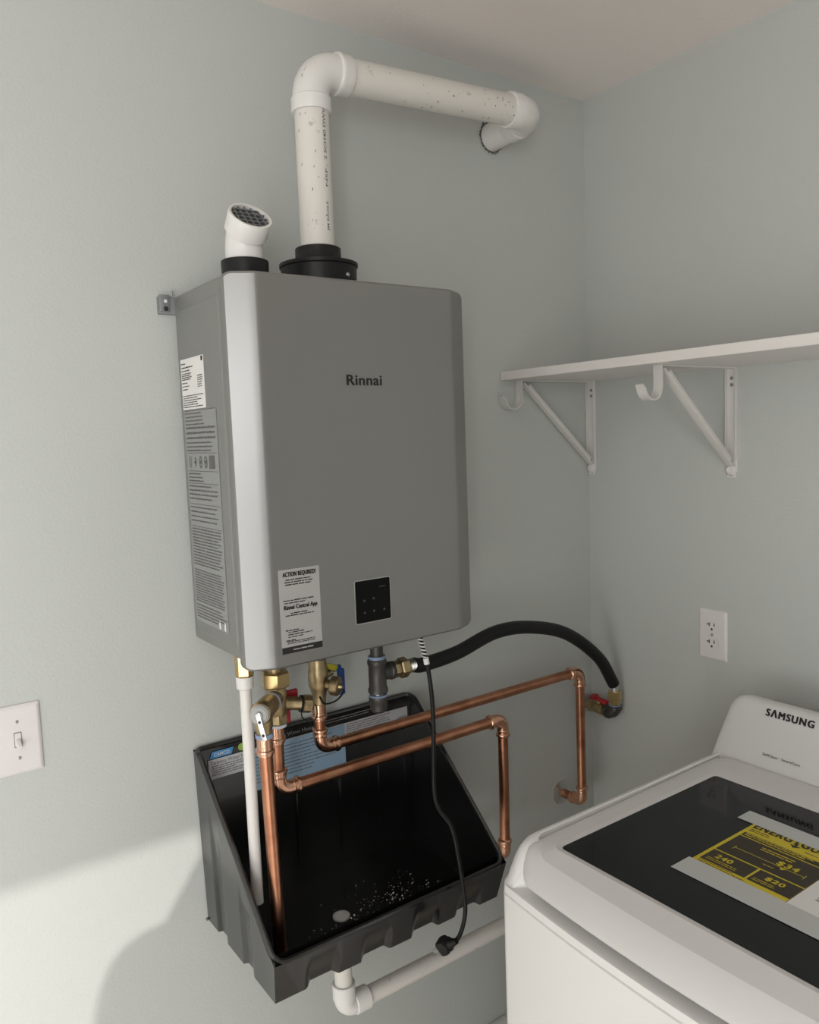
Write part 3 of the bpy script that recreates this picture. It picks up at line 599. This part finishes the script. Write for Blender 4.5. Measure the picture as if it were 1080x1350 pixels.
# ------------------------------------------------------------------ gas line
gp = V((0.319, -0.13, 0))
gt = thing('gas_tee', (gp.x, gp.y, -0.165), 'black iron pipe tee with a capped drip leg under the heater', 'pipe tee')
MB().cyl(gp + Z * 0.0135, gp - Z * 0.058, 0.0125, 20).build('nipple', 'iron', gt)
MB().lathe(gp, -Z, [(0.056, 0.0165), (0.064, 0.0168)], 24).build('thread_sealant', 'seal_blue', gt)
MB().lathe(gp, -Z, [(0.062, 0.0172), (0.066, 0.0192), (0.072, 0.0192), (0.075, 0.0175), (0.118, 0.0175), (0.121, 0.0195), (0.128, 0.0195), (0.130, 0.0150)], 28).build('tee_body', 'iron', gt)
MB().lathe(gp - Z * 0.092, X, [(0.010, 0.0155), (0.026, 0.0160), (0.028, 0.0178), (0.035, 0.0178), (0.036, 0.013)], 24).build('tee_branch', 'iron', gt)
MB().lathe(gp, -Z, [(0.128, 0.0120), (0.134, 0.0120)], 20).build('drip_nipple', 'steel', gt); MB().lathe(gp, -Z, [(0.133, 0.0165), (0.136, 0.0185)], 24).build('drip_sealant', 'seal_blue', gt)
MB().lathe(gp, -Z, [(0.136, 0.0185), (0.144, 0.0190), (0.147, 0.0172), (0.163, 0.0168), (0.168, 0.0120)], 24).build('drip_cap', 'iron', gt)
gh = thing('gas_hose', (0.37, -0.13, -0.095), 'black flexible gas hose arching from the iron tee to the shutoff valve in the corner', 'hose')
g0 = gp + V((0.036, 0, -0.092))
octo(g0, g0 + X * 0.014, 0.0165, gh, 'brass', 'brass_adapter', 0.2); octo(g0 + X * 0.014, g0 + X * 0.034, 0.0205, gh, 'brass', 'flare_nut', 0.2)
sp_ = MB(); sp_.lathe(g0, X, [(0.034 + k * 0.002, 0.0120 if k % 2 else 0.0138) for k in range(10)], 20); sp_.build('steel_collar', 'steel', gh)
hpth = catmull([g0 + X * 0.050, (0.43, -0.13, -0.096), (0.52, -0.126, -0.090), (0.63, -0.122, -0.067), (0.735, -0.118, -0.074), (0.86, -0.112, -0.112), (0.975, -0.107, -0.192), (1.034, -0.105, -0.273)], 10)
MB().tube(hpth, 0.0148, 20).build('hose_tube', 'rubber', gh)
gb = V((1.038, -0.105, -0.350)); hdn = (gb + Z * 0.05 - hpth[-1]).normalized()
MB().lathe(hpth[-1], hdn, [(k * 0.0022 - 0.002, 0.0105 if k % 2 else 0.0122) for k in range(9)], 20).build('steel_collar', 'steel', gh)
octo(gb + Z * 0.060, gb + Z * 0.036, 0.0178, gh, 'brass_nut', 'flare_nut', 0.1); octo(gb + Z * 0.037, gb + Z * 0.022, 0.0150, gh, 'brass_nut', 'brass_adapter', 0.1)
gv = thing('gas_shutoff_valve', (gb.x, -0.05, -0.36), 'iron elbow and gas valve with a red lever on the back wall beside the corner', 'valve')
ge = MB(); arc, L_ = arc_corner(gb, -Z, Y, 0.018, 8); ge.tube([gb + Z * 0.014] + arc + [gb + Y * 0.020], 0.0155, 24); ge.lathe(gb + Z * 0.012, Z, [(0, 0.0178), (0.009, 0.0178), (0.010, 0.0145)], 24); ge.lathe(gb + Y * 0.016, Y, [(0, 0.0178), (0.009, 0.0178), (0.010, 0.0125)], 24)
ge.build('elbow', 'iron', gv); MB().lathe(gb + Z * 0.020, Z, [(0, 0.0155), (0.0035, 0.0155)], 20).build('thread_sealant', 'seal_blue', gv)
MB().lathe(gb, Y, [(0.024, 0.0105), (0.032, 0.0105), (0.034, 0.0150), (0.046, 0.0155), (0.060, 0.0135), (0.072, 0.0150), (0.080, 0.0150), (0.082, 0.0105), (0.105, 0.0105)], 20).build('valve_body', 'brass', gv)
MB().cyl(gb + V((0, 0.052, 0.010)), gb + V((0, 0.052, 0.022)), 0.006, 12).build('stem', 'brass_nut', gv)
gl = MB().obox(gb + V((-0.002, 0.046, 0.024)), X, V((0, 0.97, 0.1)), Z, 0.015, 0.048, 0.009, 0.003); gl.obox(gb + V((-0.004, 0.064, 0.028)), X, Y, Z, 0.022, 0.016, 0.012, 0.004); gl.build('lever', 'handle_red', gv)
MB().lathe((gb.x, 0, gb.z), -Y, [(0, 0.026), (0.002, 0.026), (0.005, 0.018), (0.006, 0.0108)], 28).build('wall_flange', 'steel', gv)

# ------------------------------------------------------------------ power cord
pc = thing('power_cord', (0.343, -0.25, 0.0), 'black power cord hanging loose from the heater with its plug below the pan', 'power cord')
cpts = [(0.340, -0.248, 0.0015), (0.342, -0.251, -0.020), (0.346, -0.256, -0.045), (0.347, -0.266, -0.098), (0.341, -0.277, -0.165), (0.3285, -0.289, -0.265), (0.3305, -0.297, -0.305), (0.3465, -0.313, -0.340), (0.350, -0.326, -0.39), (0.352, -0.338, -0.464), (0.348, -0.342, -0.498), (0.335, -0.343, -0.526), (0.320, -0.343, -0.5345)]
MB().tube(catmull(cpts, 8), 0.0040, 12).build('cable', 'rubber', pc)
tg = MB()
for k in range(6): tg.obox(V((0.3365 + k * 0.0016, -0.2525 - k * 0.0004, -0.004 - k * 0.0068)), V((0.96, -0.1, -0.2)).normalized(), Y, V((0.2, 0, 0.96)).normalized(), 0.0078, 0.0085, 0.0026, 0.0008)
tg.build('cable_clamp', 'clear_tag', pc); MB().lathe((0.345, -0.2555, -0.040), V((0.1, -0.1, -1)), [(0, 0.0052), (0.011, 0.0052)], 14).build('clamp_sleeve', 'paper_white', pc)
pdn = V((-0.30, 0.78, -0.55)).normalized(); p0 = V((0.322, -0.343, -0.534)); ps = pdn.cross(V((0.72, 0.62, 0)).normalized()).normalized(); Yp = ps.cross(pdn).normalized()
MB().lathe(p0, pdn, [(-0.006, 0.0048), (0.000, 0.0062), (0.012, 0.0100), (0.013, 0.0125), (0.017, 0.0125), (0.018, 0.0098)], 14).build('plug_neck', 'rubber', pc)
plug = MB().obox(p0 + pdn * 0.026, pdn, Yp, ps, 0.020, 0.026, 0.028, 0.006); plug = plug.build('plug_body', 'rubber', pc)
for k in (-0.0065, 0.0065): MB().obox(p0 + pdn * 0.0425 + Yp * k, pdn, Yp, ps, 0.015, 0.0015, 0.0065).build('plug_blade', 'grey_steel', pc)
MB().cyl(p0 + pdn * 0.035 + ps * 0.008, p0 + pdn * 0.053 + ps * 0.008, 0.0024, 10).build('ground_pin', 'grey_steel', pc)

# ------------------------------------------------------------------ shelf and brackets on the right wall
SX0 = XR - 0.2968; SZ = 0.5044; ST = 0.0195
tag(MB().box(SX0, XR, -1.55, -0.0015, SZ - ST, SZ, 0.0008, 1).build('wall_shelf', 'shelf_melamine'), 'long white shelf board along the right wall', 'shelf')
def bracket(y, label):
    t = thing('shelf_bracket', (XR, y, 0.25), label, 'bracket', 'shelf brackets with rod hooks'); zb = SZ - ST
    wl = MB().box(XR - 0.0022, XR, y - 0.0125, y + 0.0125, 0.262, zb, 0.0006, 1); wl.box(XR - 0.009, XR - 0.0022, y - 0.0125, y - 0.0108, 0.29, zb, 0.0004, 1); wl.box(XR - 0.009, XR - 0.0022, y + 0.0108, y + 0.0125, 0.29, zb, 0.0004, 1)
    wl = wl.build('wall_leg', 'bracket_white', t)
    MB().box(XR - 0.245, XR - 0.002, y - 0.0115, y + 0.0115, zb - 0.0028, zb, 0.0006, 1).build('shelf_arm', 'bracket_white', t)
    a = V((XR - 0.008, y, 0.276)); b = V((XR - 0.240, y, zb - 0.006)); d = (b - a).normalized(); nn = d.cross(Y).normalized()
    bs = MB().obox((a + b) / 2, d, Y, nn, (b - a).length, 0.0175, 0.0030, 0.0008)
    for s in (-1, 1): bs.obox((a + b) / 2 + Y * s * 0.0080 - nn * 0.0045, d, Y, nn, (b - a).length - 0.03, 0.0018, 0.009, 0.0006)
    bs.build('brace', 'bracket_white', t)
    ft = MB().lathe((XR - 0.0022, y, 0.266), -X, [(0, 0.0125), (0.004, 0.0120), (0.009, 0.0075)], 20); ft.box(XR - 0.003, XR, y - 0.0105, y + 0.0105, 0.249, 0.266, 0.0009, 1); ft = ft.build('foot', 'bracket_white', t)
    MB().lathe((XR - 0.003, y, 0.2565), -X, [(0, 0.0042), (0.0015, 0.0038), (0.0022, 0.002)], 12).build('screw', 'grey_steel', t)
    for zz in (0.462, 0.448): MB().lathe((XR - 0.0022, y, zz), -X, [(0, 0.0040), (0.0012, 0.0036), (0.0018, 0.002)], 12).build('screw', 'grey_steel', t)
    hx_ = XR - 0.250; hk = []
    pth = [(hx_, zb)] + [(hx_, 0.448)] + [(hx_ - 0.026 + 0.026 * math.cos(-k * PI / 10 * 0.94), 0.444 + 0.027 * math.sin(-k * PI / 10 * 0.94)) for k in range(1, 11)] + [(hx_ - 0.058, 0.447)]
    h = MB(); n_ = len(pth); th = 0.0030; L1 = []
    for i, (px, pz) in enumerate(pth):
        q0 = pth[max(0, i - 1)]; q1 = pth[min(n_ - 1, i + 1)]; tx, tz = q1[0] - q0[0], q1[1] - q0[1]; l = math.hypot(tx, tz); nx_, nz_ = tz / l, -tx / l
        w_ = 0.0105 if i < n_ - 1 else 0.008
        L1.append([V((px + nx_ * th * s, y + e * w_, pz + nz_ * th * s)) for s, e in ((-.5, -1), (.5, -1), (.5, 1), (-.5, 1))])
    h.loft(L1); h.build('rod_hook', 'bracket_white', t, 40)
    return t
bracket(-0.0135, 'white metal shelf bracket in the corner, left of two under the shelf')
bracket(-0.406, 'white metal shelf bracket above the outlet, right of two under the shelf')

# ------------------------------------------------------------------ outlet and switch
ol = thing('duplex_outlet', (XR, -0.3615, -0.105), 'white duplex outlet with cover plate on the right wall under the shelf', 'outlet')
rings = [[V((XR - t, a, b)) for a, b in rrect(-0.3970 + i_, -0.3260 - i_, -0.1620 + i_, -0.0480 - i_, 0.002)] for t, i_ in ((0, 0), (0.003, 0.0003), (0.0055, 0.004), (0.006, 0.006))]
MB().loft(rings).build('cover_plate', 'plate_white', ol, 12)
for zc in (-0.0855, -0.1245):
    poly = []
    for k in range(32):
        a = 2 * PI * k / 32; poly.append((0.0172 * math.cos(a), max(-0.0142, min(0.0142, 0.0172 * math.sin(a)))))
    rc = MB().prism(poly, (XR - 0.0058, -0.3615, zc), -Y, Z, -X, 0.0016).build('receptacle', 'plate_white', ol)
    so_ = V((XR - 0.0074, -0.3615, zc)); sl = MB(); ax = -Y
    sl.obox(so_ + ax * -0.0062 + Z * 0.004, X, Y, Z, 0.0008, 0.0022, 0.0085); sl.obox(so_ + ax * -0.0095 + Z * 0.004, X, Y, Z, 0.0008, 0.0060, 0.0022)
    sl.build('slot', 'slot_dark', rc); MB().obox(so_ + ax * 0.0062 + Z * 0.004, X, Y, Z, 0.0008, 0.0022, 0.0075).build('slot', 'slot_dark', rc); MB().lathe(so_ + Z * -0.0065 + X * 0.0004, -X, [(0, 0.0026), (0.0008, 0.0026)], 14).build('ground_hole', 'slot_dark', rc)
MB().lathe((XR - 0.006, -0.3615, -0.105), -X, [(0, 0.0032), (0.001, 0.0028), (0.0014, 0.001)], 14).build('screw', 'steel', ol)
sw = thing('light_switch', (-0.297, 0, -0.103), 'white toggle light switch plate at the left edge of the back wall', 'light switch')
rings = [[V((a, -t, b)) for a, b in rrect(-0.334 + i_, -0.262 - i_, -0.1600 + i_, -0.0455 - i_, 0.002)] for t, i_ in ((0, 0), (0.003, 0.0003), (0.0052, 0.0035), (0.006, 0.006))]
MB().loft(rings).build('cover_plate', 'plate_white', sw, 12)
fr = MB().box(-0.3038, -0.2922, -0.0068, -0.0058, -0.1150, -0.0900, 0.0004, 1).build('toggle_frame', 'print_grey', sw); MB().box(-0.3028, -0.2932, -0.0074, -0.0060, -0.1140, -0.0910, 0.0004, 1).build('toggle_well', 'plate_white', sw)
MB().obox((-0.298, -0.0125, -0.1075), X, V((0, 0.85, 0.53)), V((0, -0.53, 0.85)), 0.0072, 0.0165, 0.0085, 0.0015).build('toggle', 'plate_white', sw)
for zz in (-0.0726, -0.1330): MB().lathe((-0.298, -0.006, zz), -Y, [(0, 0.0032), (0.0012, 0.0028), (0.0016, 0.001)], 14).build('screw', 'steel', sw)

# ------------------------------------------------------------------ washing machine
WX0, WX1, WY0, WY1 = 0.313, 1.048, -1.165, -0.480
wm = thing('washing_machine', ((WX0 + WX1) / 2, (WY0 + WY1) / 2, FL), 'white top-loading washing machine with a dark glass lid against the right wall', 'washing machine')
SEAM = -0.367
WYC, WHW = (WY0 + WY1) / 2, (WY1 - WY0) / 2
def bow(p, w=1.0):                                    # the front bulges gently towards its middle
    k = max(0.0, min(1.0, (0.366 - p.x) / 0.03)); t = (p.y - WYC) / WHW
    return V((p.x - 0.021 * k * max(0, 1 - t * t), p.y, p.z))
def drop(x): return 0.0 if x > 0.378 else (0.010 * ((0.378 - x) / 0.033) ** 1.6 if x > 0.345 else 0.010 + 1.40 * (0.345 - x))
def rr_front(x0, x1, y0, y1, r):                      # rounded rectangle with extra points along its front (x0) edge
    q = rrect(x0, x1, y0, y1, r, 8); i_ = 17; a_, b_ = q[i_], q[i_ + 1]
    return q[:i_ + 1] + [(a_[0], a_[1] + (b_[1] - a_[1]) * k / 16) for k in range(1, 16)] + q[i_ + 1:]
def wring(z, f, s, b, r):
    w = max(0.0, min(1.0, (z + 0.345) / 0.05))
    return [bow(V((a, c, z - w * drop(a)))) for a, c in rr_front(WX0 + f, WX1 - b, WY0 + s, WY1 - s, r)]
MB().loft([wring(FL + 0.02, 0, 0, 0, 0.016), wring(SEAM - 0.003, 0, 0, 0, 0.016), wring(SEAM - 0.001, 0.003, 0.003, 0.003, 0.016)]).build('cabinet', 'washer_white', wm)
for a, b in ((WX0 + 0.05, WY0 + 0.05), (WX0 + 0.05, WY1 - 0.05), (WX1 - 0.05, WY0 + 0.05), (WX1 - 0.05, WY1 - 0.05)): MB().lathe((a, b, FL), Z, [(0, 0.02), (0.012, 0.02), (0.022, 0.012)], 14).build('foot', 'rubber', wm)
def dring(z, s_, fch, r):                              # deck ring; the front carries a channel under the lid's lip, away from the corners
    w = max(0.0, min(1.0, (z + 0.352) / 0.05)); out = []
    for a, c in rr_front(WX0 + s_, WX1, WY0 + s_, WY1 - s_, r):
        p = V((a, c, z - w * drop(a))); e = min(WY1 - c, c - WY0); t = max(0, min(1, (e - 0.026) / 0.026)); t = t * t * (3 - 2 * t)
        if a < WX0 + 0.07: p.x += t * (fch - s_); p.z = (z - w * drop(a)) * (1 - t) + t * (z - w * drop(WX0 + fch))
        out.append(bow(p))
    return out
dk = [dring(*q) for q in ((SEAM, 0.002, 0.002, 0.016), (SEAM + 0.001, 0, 0, 0.017), (-0.353, 0, 0, 0.020), (-0.3505, 0, 0.003, 0.021), (-0.3495, 0, 0.009, 0.022), (-0.349, 0, 0.024, 0.023), (-0.346, 0.0003, 0.036, 0.024), (-0.338, 0.0008, 0.040, 0.026), (-0.320, 0.002, 0.041, 0.029), (-0.305, 0.0045, 0.041, 0.032), (-0.294, 0.009, 0.041, 0.035), (-0.2855, 0.0155, 0.041, 0.037), (-0.2812, 0.023, 0.041, 0.038), (-0.2800, 0.0295, 0.041, 0.038), (-0.2815, 0.0310, 0.041, 0.038), (-0.298, 0.0315, 0.0415, 0.038), (-0.2985, 0.046, 0.046, 0.036))]
MB().loft(dk).build('top_deck', 'washer_white', wm, 40)
# lid: rounded frame with a dark glass window
LX0, LX1, LY0, LY1 = 0.3190, 0.868, WY0 + 0.0345, WY1 - 0.0345
GX0, GX1, GY0, GY1 = 0.368, 0.776, -1.085, -0.562
def lring(z, i_, r): return [bow(V((a, c, z - drop(a)))) for a, c in rr_front(LX0 + i_, LX1 - i_, LY0 + i_, LY1 - i_, r)]
lid = MB(); lr = [lring(-0.2905, 0.012, 0.028), lring(-0.2890, 0.0008, 0.034), lring(-0.2865, 0.0, 0.034), lring(-0.2825, 0.0012, 0.033), lring(-0.2803, 0.004, 0.031), lring(-0.2793, 0.009, 0.029), lring(-0.2790, 0.016, 0.026), lring(-0.2790, 0.0235, 0.022)]
inner = [[V((a, c, z)) for a, c in rr_front(GX0 - i_, GX1 + i_, GY0 - i_, GY1 + i_, 0.008 + i_)] for i_, z in ((0.010, -0.2800), (0.0075, -0.2803), (0.002, -0.2815), (0.0, -0.2818), (0.0, -0.3005))]
lid.loft(lr + inner, False, False); lid = lid.build('lid', 'washer_top', wm, 17)
gl_ = MB().prism(rrect(GX0 + 0.0004, GX1 - 0.0004, GY0 + 0.0004, GY1 - 0.0004, 0.008, 6), (0, 0, -0.2840), X, Y, Z, 0.0025).build('lid_glass', 'tinted_glass', lid)
MB().box(GX0 - 0.004, GX1 + 0.004, GY0 - 0.004, GY1 + 0.004, -0.3055, -0.2995).build('lid_inner_panel', 'tint_base', lid)
m = MB()
for k in range(140):
    a0, a1 = 2 * PI * k / 140, 2 * PI * (k + 1) / 140; q = lambda a, r, z: V((0.578 + 0.205 * math.cos(a) * r, -0.82 + 0.205 * math.sin(a) * r, z))
    m.add([q(a0, 1.0, -0.2993), q(a1, 1.0, -0.2993), q(a1, 0.985, -0.2975), q(a0, 0.985, -0.2975)], [(0, 1, 2, 3)]); m.add([q(a0, 0.985, -0.2975), q(a1, 0.985, -0.2975), q(a1, 0.97, -0.2993), q(a0, 0.97, -0.2993)], [(0, 1, 2, 3)])
m.build('tub_ring', 'tub_plastic', lid)
# control console at the back
cs = MB(); n_ = 9; secs = []
def csec(f, x, z, inset, r):
    return None
prof_c = [(0.866, -0.2885), (0.868, -0.282), (0.878, -0.250), (0.905, -0.185), (0.9085, -0.1765), (0.914, -0.1705), (0.924, -0.1680), (0.940, -0.1715), (0.985, -0.195), (1.046, -0.225), (1.047, -0.2885)]
def half_w(z):                                        # side edges lean in towards the top and round over
    t = max(0, min(1, (z + 0.2885) / 0.1425)); return t
cy0, cy1 = WY0 + 0.012, WY1 - 0.012
us = [0, 0.0015, 0.004, 0.009, 0.016, 0.024, 0.032]
def crow(k, side):
    out = []
    for x, z in prof_c:
        t = half_w(z); top_cut = 0.0
        u = us[k]; rr_ = 0.032; dip = rr_ - math.sqrt(max(0, rr_ ** 2 - (rr_ - u) ** 2)) if u < rr_ else 0
        zz = z if z < -0.27 else z - dip * 0.90 * t; xx = x + (dip * 0.12 if x < 0.93 else 0)
        y = (cy1 - u - 0.020 * ((zz + 0.2885) / 0.1425)) if side > 0 else (cy0 + u + 0.020 * ((zz + 0.2885) / 0.1425)); out.append(V((xx, y, zz)))
    return out
rows = [crow(k, 1) for k in range(len(us))] + [crow(k, -1) for k in reversed(range(len(us)))]
cs.loft(rows); cons = cs.build('control_console', 'washer_top', wm, 45)
cn = V((0.905 - 0.878, 0, -0.185 + 0.250)).normalized(); co = V((0.878, 0, -0.250)); nrm = (-Y).cross(cn)
m = MB(); bold_on(m, 'S\u039bMSUNG', co + cn * 0.064 + Y * -0.5865 + nrm * 0.0008, -Y, cn, 0.0915, 0.0140, 0.0010, 0.0004, 1.2, 0.0003); m.build('brand_lettering', 'ink', cons); m = MB()
text_on(m, 'SelfClean   SmartCare', co - cn * 0.009 + Y * -0.5965 + nrm * 0.0008, -Y, cn, 0.072, 0.0048, 0.0, 0.0004); m.build('feature_lettering', 'ink', cons)

# ------------------------------------------------------------------ yellow energy sheet taped to the lid
ZG = -0.2815
en = thing('energy_label_sheet', (0.58, -0.78, ZG), 'yellow and black energy cost sheet lying on the dark washer lid', 'label')
ex0, ex1, ey0, ey1 = 0.470, 0.672, -0.8535, -0.708       # reads from the washer's front: right = -y, up = +x
sh = MB().box(ex0, ex1, ey0, ey1, ZG + 0.0001, ZG + 0.0005).build('sheet', 'energy_yellow', en)
EO = V((ex0, ey1, ZG + 0.0005)); eX, eY = -Y, X; W_ = ey1 - ey0
m = MB()
quad_on(m, EO + eX * 0.006 + eY * 0.145, eX, eY, W_ - 0.006, 0.0125, 0.0003); quad_on(m, EO + eX * 0.006 + eY * 0.078, eX, eY, W_ - 0.006, 0.0645, 0.0003)
quad_on(m, EO + eX * 0.006 + eY * 0.0375, eX, eY, 0.072, 0.0375, 0.0003); quad_on(m, EO + eX * 0.0815 + eY * 0.0375, eX, eY, W_ - 0.0815, 0.0375, 0.0003)
m.build('black_field', 'energy_black', sh)
m = MB(); bold_on(m, 'ENERGYGUIDE', EO + eX * 0.006 + eY * 0.179, eX, eY, 0.135, 0.019, 0.0009, 0.0003, 1.1, 0.0006); m.build('title_lettering', 'energy_black', sh); m = MB()
ar = EO + eX * 0.078 + eY * 0.168; m.add([ar + V((0, 0, .0003)), ar + eX * 0.009 + eY * 0.008 + V((0, 0, .0003)), ar - eX * 0.009 + eY * 0.008 + V((0, 0, .0003))], [(0, 1, 2)]); quad_on(m, ar - eX * 0.0018 + eY * 0.007, eX, eY, 0.0036, 0.009)
lines_on(m, EO, eX, eY, 0.045, 0.162, 0.174, 0.0055, 0.0022, 0.3, 0.0003, 0.006); lines_on(m, EO, eX, eY, 0.14, 0.164, 0.17, 0.005, 0.002, 0.1, 0.0003, 0.096); lines_on(m, EO, eX, eY, 0.085, 0.028, 0.036, 0.005, 0.0018, 0.3, 0.0003, 0.007)
stuff(m.build('black_print', 'energy_black', sh))
m = MB(); q5 = 0.0007
lines_on(m, EO, eX, eY, 0.13, 0.1465, 0.1555, 0.0048, 0.0025, 0.2, q5, 0.010); lines_on(m, EO, eX, eY, 0.108, 0.1235, 0.134, 0.006, 0.0026, 0.1, q5, 0.05)
quad_on(m, EO + eX * 0.022 + eY * 0.102, eX, eY, 0.110, 0.0012, q5)
for xx in (0.022, 0.131): quad_on(m, EO + eX * xx + eY * 0.0965, eX, eY, 0.001, 0.012, q5)
m2 = MB(); bold_on(m2, '$34', EO + eX * 0.087 + eY * 0.1035, eX, eY, 0.031, 0.0145, 0.0006, q5, 1.1, 0.0003); m2.build('price_lettering', 'energy_yellow', sh); m2 = MB(); bold_on(m2, '240', EO + eX * 0.020 + eY * 0.0535, eX, eY, 0.026, 0.0115, 0.0006, q5, 1.1, 0.0003); m2.build('usage_lettering', 'energy_yellow', sh); m2 = MB(); bold_on(m2, '$20', EO + eX * 0.099 + eY * 0.0535, eX, eY, 0.027, 0.0115, 0.0006, q5, 1.1, 0.0003); m2.build('price_lettering', 'energy_yellow', sh)
ar = EO + eX * 0.100 + eY * 0.0955; m.add([ar + V((0, 0, q5)), ar + eX * 0.005 + eY * 0.006 + V((0, 0, q5)), ar - eX * 0.005 + eY * 0.006 + V((0, 0, q5))], [(0, 1, 2)])
lines_on(m, EO, eX, eY, 0.062, 0.0405, 0.049, 0.0045, 0.0017, 0.2, q5, 0.012); lines_on(m, EO, eX, eY, 0.135, 0.0405, 0.049, 0.0045, 0.0017, 0.2, q5, 0.086); lines_on(m, EO, eX, eY, 0.108, 0.086, 0.092, 0.0055, 0.0017, 0.2, q5, 0.075)
stuff(m.build('yellow_print', 'energy_yellow', sh))
wp = thing('notice_sheet', (0.6, -0.92, ZG), 'white printed sheet beside the yellow one on the washer lid', 'paper sheet')
MB().box(0.468, 0.672, -1.02, -0.8545, ZG + 0.0001, ZG + 0.0005).build('sheet', 'paper_white', wp)
m = MB(); lines_on(m, V((0.470, -0.858, ZG + 0.0005)), eX, eY, 0.12, 0.06, 0.12, 0.007, 0.0024, 0.3, 0.0003, 0.018); stuff(m.build('sheet_print', 'ink', wp))
tag(MB().box(0.660, 0.696, -1.03, -0.680, ZG + 0.0009, ZG + 0.0013).build('tape_strip', 'tape'), 'strip of whitish film tape across the sheets nearer the washer console', 'tape', 'tape strips on the lid')
tag(MB().box(0.452, 0.4965, -1.03, -0.7035, ZG + 0.0009, ZG + 0.0013).build('tape_strip', 'tape'), 'strip of whitish film tape across the sheets nearer the washer front', 'tape', 'tape strips on the lid')

# ------------------------------------------------------------------ the person taking the picture, behind the camera; their shadow falls on the wall
def person():
    fw = V((0.574, 0.813, 0)).normalized(); rt = V((0.813, -0.574, 0)).normalized(); base = V((-0.735, -1.80, -ZO))
    P = lambda f, r, z: base + fw * f + rt * r + Z * z
    root = thing('person', (base.x, base.y, FL), 'person in dark clothes standing behind the camera, seen only by the shadow on the wall', 'person')
    pts = [(P(0, 0, 0.95), .17), (P(0, 0, 1.12), .19), (P(0, 0, 1.30), .19), (P(0.01, 0, 1.42), .075), (P(0.02, 0, 1.51), .050), (P(0.03, 0, 1.58), .085), (P(0.03, 0, 1.68), .095), (P(0.03, 0, 1.76), .065)]
    ed = [(i, i + 1) for i in range(7)]
    for s in (-1, 1):
        k = len(pts); pts += [(P(0, s * .09, 1.425), .068), (P(0, s * .195, 1.415), .075), (P(0.06, s * .235, 1.20), .062), (P(0.22, s * .16, 1.38), .036), (P(0.30, s * .09, 1.50), .032)]
        ed += [(3, k), (k, k + 1), (k + 1, k + 2), (k + 2, k + 3), (k + 3, k + 4)]; k += 1
        for j in range(5):
            q = len(pts); a = P(0.32, s * (.07 + .012 * j) * (1 if j < 4 else .6), 1.535 + 0.008 * j); pts += [(a, .010), (a + fw * .03 - rt * s * .02 + Z * .03, .008)]; ed += [(k + 3, q), (q, q + 1)]
        k = len(pts); pts += [(P(0, s * .10, 0.86), .10), (P(0.02, s * .11, 0.48), .062), (P(-0.01, s * .11, 0.09), .045), (P(0.13, s * .12, 0.04), .036)]
        ed += [(0, k), (k, k + 1), (k + 1, k + 2), (k + 2, k + 3)]
    me = bpy.data.meshes.new('body'); me.from_pydata([p + V((0, 0, ZO)) - V(root.location) for p, _ in pts], ed, []); o = bpy.data.objects.new('body', me); C.objects.link(o); o.parent = root
    md = o.modifiers.new('skin', 'SKIN'); o.modifiers.new('sub', 'SUBSURF').render_levels = 2; o.modifiers['sub'].levels = 1
    for i, (_, r) in enumerate(pts): me.skin_vertices[0].data[i].radius = (r, r)
    me.skin_vertices[0].data[0].use_root = True; me.materials.append(MATS['cloth_dark'])
person()
